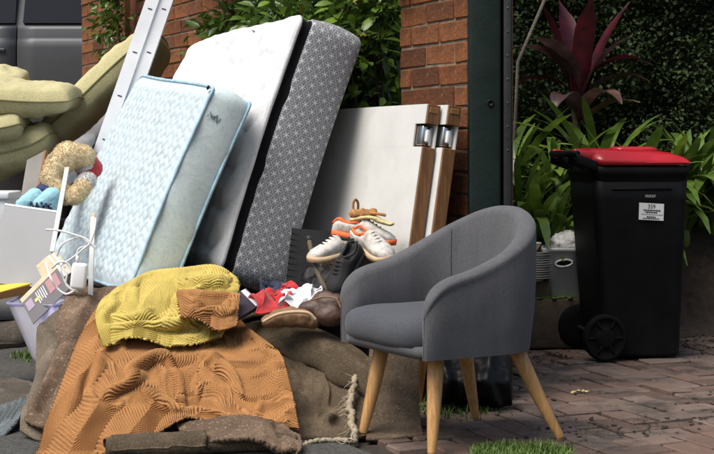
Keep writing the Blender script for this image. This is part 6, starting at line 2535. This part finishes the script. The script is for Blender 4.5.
# worn sandal lying on the shoes
sn = thing('sandal', 'worn brown sandal with pale sole lying on top of the shoe pile', 'sandal', P(368, 220, 5.5))
v, f = blob([(tuple(P(354 + 3.6 * q, 219.5 - 2.2 * math.sin(q * 0.42) + 0.25 * q * (q > 6), 5.50 - 0.004 * q)), (.020, .034, .0085)) for q in range(11)], 0.0045, 0.002)
part(sn, 'sole', v, f, M['dry_pale'])
v, f = blob([(tuple(P(354 + 2.4 * q, 213.5 + 1.6 * math.sin(q * 1.3), 5.50)), (.017, .030, .017)) for q in range(9)], 0.0045, 0.006)
part(sn, 'strap', v, f, M['dry_leaf'])
v, f = tube(spline([tuple(P(355, 214, 5.50)), tuple(P(353, 206, 5.50)), tuple(P(355, 199.5, 5.50)), tuple(P(358, 203, 5.51)), tuple(P(358, 212, 5.52))], 30), 0.0048, 8)
part(sn, 'heel_loop', v, f, M['dry_leaf'])
v, f = tube(spline([tuple(P(370, 213, 5.47)), tuple(P(379, 214, 5.46)), tuple(P(386, 215.5, 5.46))], 16), [0.006] * 16, 7)
part(sn, 'toe_strap', v, f, M['dry_leaf'])
N1, N2 = 26, 9
def leafpatch(pts_, w, seed):
    c_ = spline(pts_, N1)
    V = []
    for i in range(N1):
        t = i / (N1 - 1)
        ww = w * math.sin(math.pi * min(1, t * .92 + .05)) ** 0.7 * (1 + 0.35 * math.sin(i * 1.9 + seed))
        for j in range(N2):
            s_ = j / (N2 - 1) * 2 - 1
            V.append((c_[i][0] + 0.01 * math.sin(s_ * 3 + i), c_[i][1] + s_ * ww * 0.7, c_[i][2] + abs(s_) * ww * 0.75 + 0.008 * math.sin(i * 1.3 + s_ * 4)))
    return V, grid_faces(N2, N1)


# ---------------- laundry basket, plates
bk_ = thing('laundry_basket', 'grey plastic laundry basket with handle slot standing on the mossy sleeper', 'basket', (1.06, 7.06, 0.245))
def sq_ring(hx, hy, r, z, n=6):
    o_ = []
    for sx, sy, a0 in ((1, -1, -90), (1, 1, 0), (-1, 1, 90), (-1, -1, 180)):
        for a in np.linspace(a0, a0 + 90, n):
            o_.append((sx * (hx - r) + r * math.cos(math.radians(a)), sy * (hy - r) + r * math.sin(math.radians(a)), z))
    return o_
rg = [sq_ring(0.125, 0.10, 0.03, 0.0), sq_ring(0.130, 0.105, 0.03, 0.004), sq_ring(0.152, 0.125, 0.035, 0.215), sq_ring(0.162, 0.135, 0.035, 0.218), sq_ring(0.162, 0.135, 0.035, 0.236), sq_ring(0.150, 0.123, 0.035, 0.236), sq_ring(0.127, 0.100, 0.03, 0.012)]
V = np.array(rg).reshape(-1, 3)
Fc = grid_faces(24, 7, wrap=True).tolist() + [list(range(24))[::-1], list(range(6 * 24, 7 * 24))]
part(bk_, 'shell', V, Fc, M['basket'], world=False)
v, f = box(0.072, 0.004, 0.026, 0.0015, 1, (-0.052, -0.1225, 0.163))
v[:, 2] += 0.10 * (v[:, 0] + 0.052)
hs = part(bk_, 'handle_slot', v, f, M['rubber_mat'], world=False)
lp = [( -0.052 + 0.040 * math.cos(t), -0.1265, 0.163 + 0.0165 * math.sin(t) + 0.10 * 0.040 * math.cos(t)) for t in np.linspace(0, 2 * math.pi, 28)]
v, f = tube(np.array(lp), 0.005, 7)
part(bk_, 'handle_rim', v, f, M['white_plastic'], world=False, parent=hs)
bk_.rotation_euler = (0, 0, math.radians(-8))
pc = thing('folded_cloth', 'white cloth with black printed pattern heaped in the laundry basket', 'cloth', (1.06, 7.06, 0.46))
crumple(pc, 'cloth', (1.05, 7.06, 0.475), 0.105, M['print_cloth'], 2.4, 2.6, 0.28, (1.25, 1.0, 0.72))
crumple(pc, 'fold', (1.12, 7.03, 0.51), 0.07, M['print_cloth'], 5.4, 2.6, 0.25, (1.0, 1.0, 0.9))

mb = thing('brick_offcut', 'mossy brick block under the stack of plates', 'brick', (0.845, 7.0, 0.242))
v, f = box(0.17, 0.11, 0.075, 0.006, 2, (0, 0, 0.038))
v = v + 0.004 * np.stack([vnoise(v, 30, 1), vnoise(v, 30, 4), vnoise(v, 30, 7)], 1)
part(mb, 'block', v, f, M['sleeper'], world=False)
ms2 = []
for i in range(90):
    x_, y_ = random.uniform(-0.08, 0.08), random.uniform(-0.05, 0.05)
    s_ = random.uniform(0.003, 0.008)
    q, ff = box(s_ * 2, s_ * 2, s_ * .8, 0, 1, (x_, y_, 0.0765))
    ms2.append((q, ff))
v, f = merge(*ms2)
struct(part(mb, 'moss', v, f, M['grass'], world=False), 'stuff')
ordn = ['bottom', 'second', 'third', 'fourth', 'fifth', 'sixth', 'seventh', 'eighth', 'ninth', 'tenth', 'eleventh', 'topmost']
pz = 0.242 + 0.0785
pv_, pf_ = lathe([(0.001, 0.0), (0.052, 0.0), (0.056, 0.003), (0.088, 0.014), (0.098, 0.0165), (0.0985, 0.019), (0.088, 0.0175), (0.055, 0.0065), (0.001, 0.005)], 40, False, False)
pm = mesh_from(pv_, pf_, None, True, 'plate'); pm.materials.append(M['porcelain'])
bmh = mesh_from(*lathe([(0.050, -0.001), (0.054, -0.001), (0.054, 0.0015), (0.050, 0.0015)], 30, False, False), None, True, 'foot_ring'); bmh.materials.append(M['porcelain'])
for i in range(12):
    lab = ('topmost white plate of the stack beside the laundry basket' if i == 11 else 'bottom white plate of the stack beside the laundry basket' if i == 0 else '%s white plate from the bottom of the stack beside the basket' % ordn[i])
    T = thing('plate', lab, 'plate', (0.845 + random.gauss(0, 0.002), 7.0 + random.gauss(0, 0.002), pz + i * 0.0112), group='stacked white plates')
    o = link('dish', pm, None, T)
    o.rotation_euler = (0, 0, random.uniform(0, 6))
    o = link('foot_ring', bmh, None, T)
cp = thing('bowl', 'small pale pink bowl on top of the plate stack', 'bowl', (0.842, 6.99, pz + 12 * 0.0112 + 0.004))
v, f = lathe([(0.02, 0), (0.024, 0.004), (0.042, 0.03), (0.046, 0.042), (0.043, 0.043), (0.038, 0.03), (0.018, 0.01), (0.001, 0.008)], 28, True, False)
part(cp, 'shell', v, f, M['pink'], world=False)
v, f = tube([(0.046 * math.cos(t), 0.046 * math.sin(t), 0.043) for t in np.linspace(0, 2 * math.pi, 30)], 0.003, 6)
part(cp, 'rim', v, f, M['porcelain'], world=False)


def spot_c():
    p = G(random.gauss(27, 7), random.gauss(356, 2.5))
    return p.x, p.y


grass('weeds', 'small green weed on the road beside the lavender tub', spot_c, 160, 0.01, 0.03, 0.005)
# ---------------- litter and grit on the paving
lt = thing('fallen_leaf', 'pale dry leaf lying on the pavers in front of the bin', 'leaf', G(580, 393))
v, f = leafpatch([(-0.035, 0, 0.006), (0, 0.004, 0.010), (0.035, 0.0, 0.007)], 0.014, 1)
v = np.array(v) * np.array((1, 1, 0.4))
part(lt, 'blade', v, f, M['dry_pale'], world=False)
lt.rotation_euler = (0, 0, 0.3)
v, f = tube([(0.035, 0, 0.008), (0.05, 0.004, 0.006)], 0.0012, 5)
part(lt, 'stalk', v, f, M['dry_leaf'], world=False)
gr = []
for i in range(1400):
    m_ = random.random()
    if m_ < 0.55:
        p = G(random.gauss(704, 20), random.gauss(338, 9))
    elif m_ < 0.68:
        p = G(random.gauss(705, 18), random.gauss(412, 9))
    elif m_ < 0.78:
        p = G(random.gauss(600, 40), random.gauss(428, 6))
    elif m_ < 0.92:
        p = G(random.gauss(535, 22), random.gauss(358, 4))
    else:
        p = G(random.uniform(370, 720), random.uniform(360, 460))
    if p.y > 7.5 or p.x < ROADX(p.y) + .15:
        continue
    s_ = random.choice((0.0012, 0.0018, 0.0025, 0.005)) * random.uniform(0.6, 1.5)
    q, ff = box(s_ * 2.4, s_ * 1.6, s_ * 0.55, 0, 1)
    q = q + rng.uniform(-s_ * .5, s_ * .5, q.shape)
    q = xf(q, Matrix.Rotation(random.uniform(0, 6), 4, 'Z')) + np.array((p.x, p.y, s_ * 0.25 - 0.001))
    gr.append((q, ff))
v, f = merge(*gr)
o = struct(link('leaf_litter', mesh_from(v, f, None, False), M['soil']), 'stuff')
o['label'] = 'dark crumbs of soil and litter scattered on the pavers'
o['category'] = 'litter'
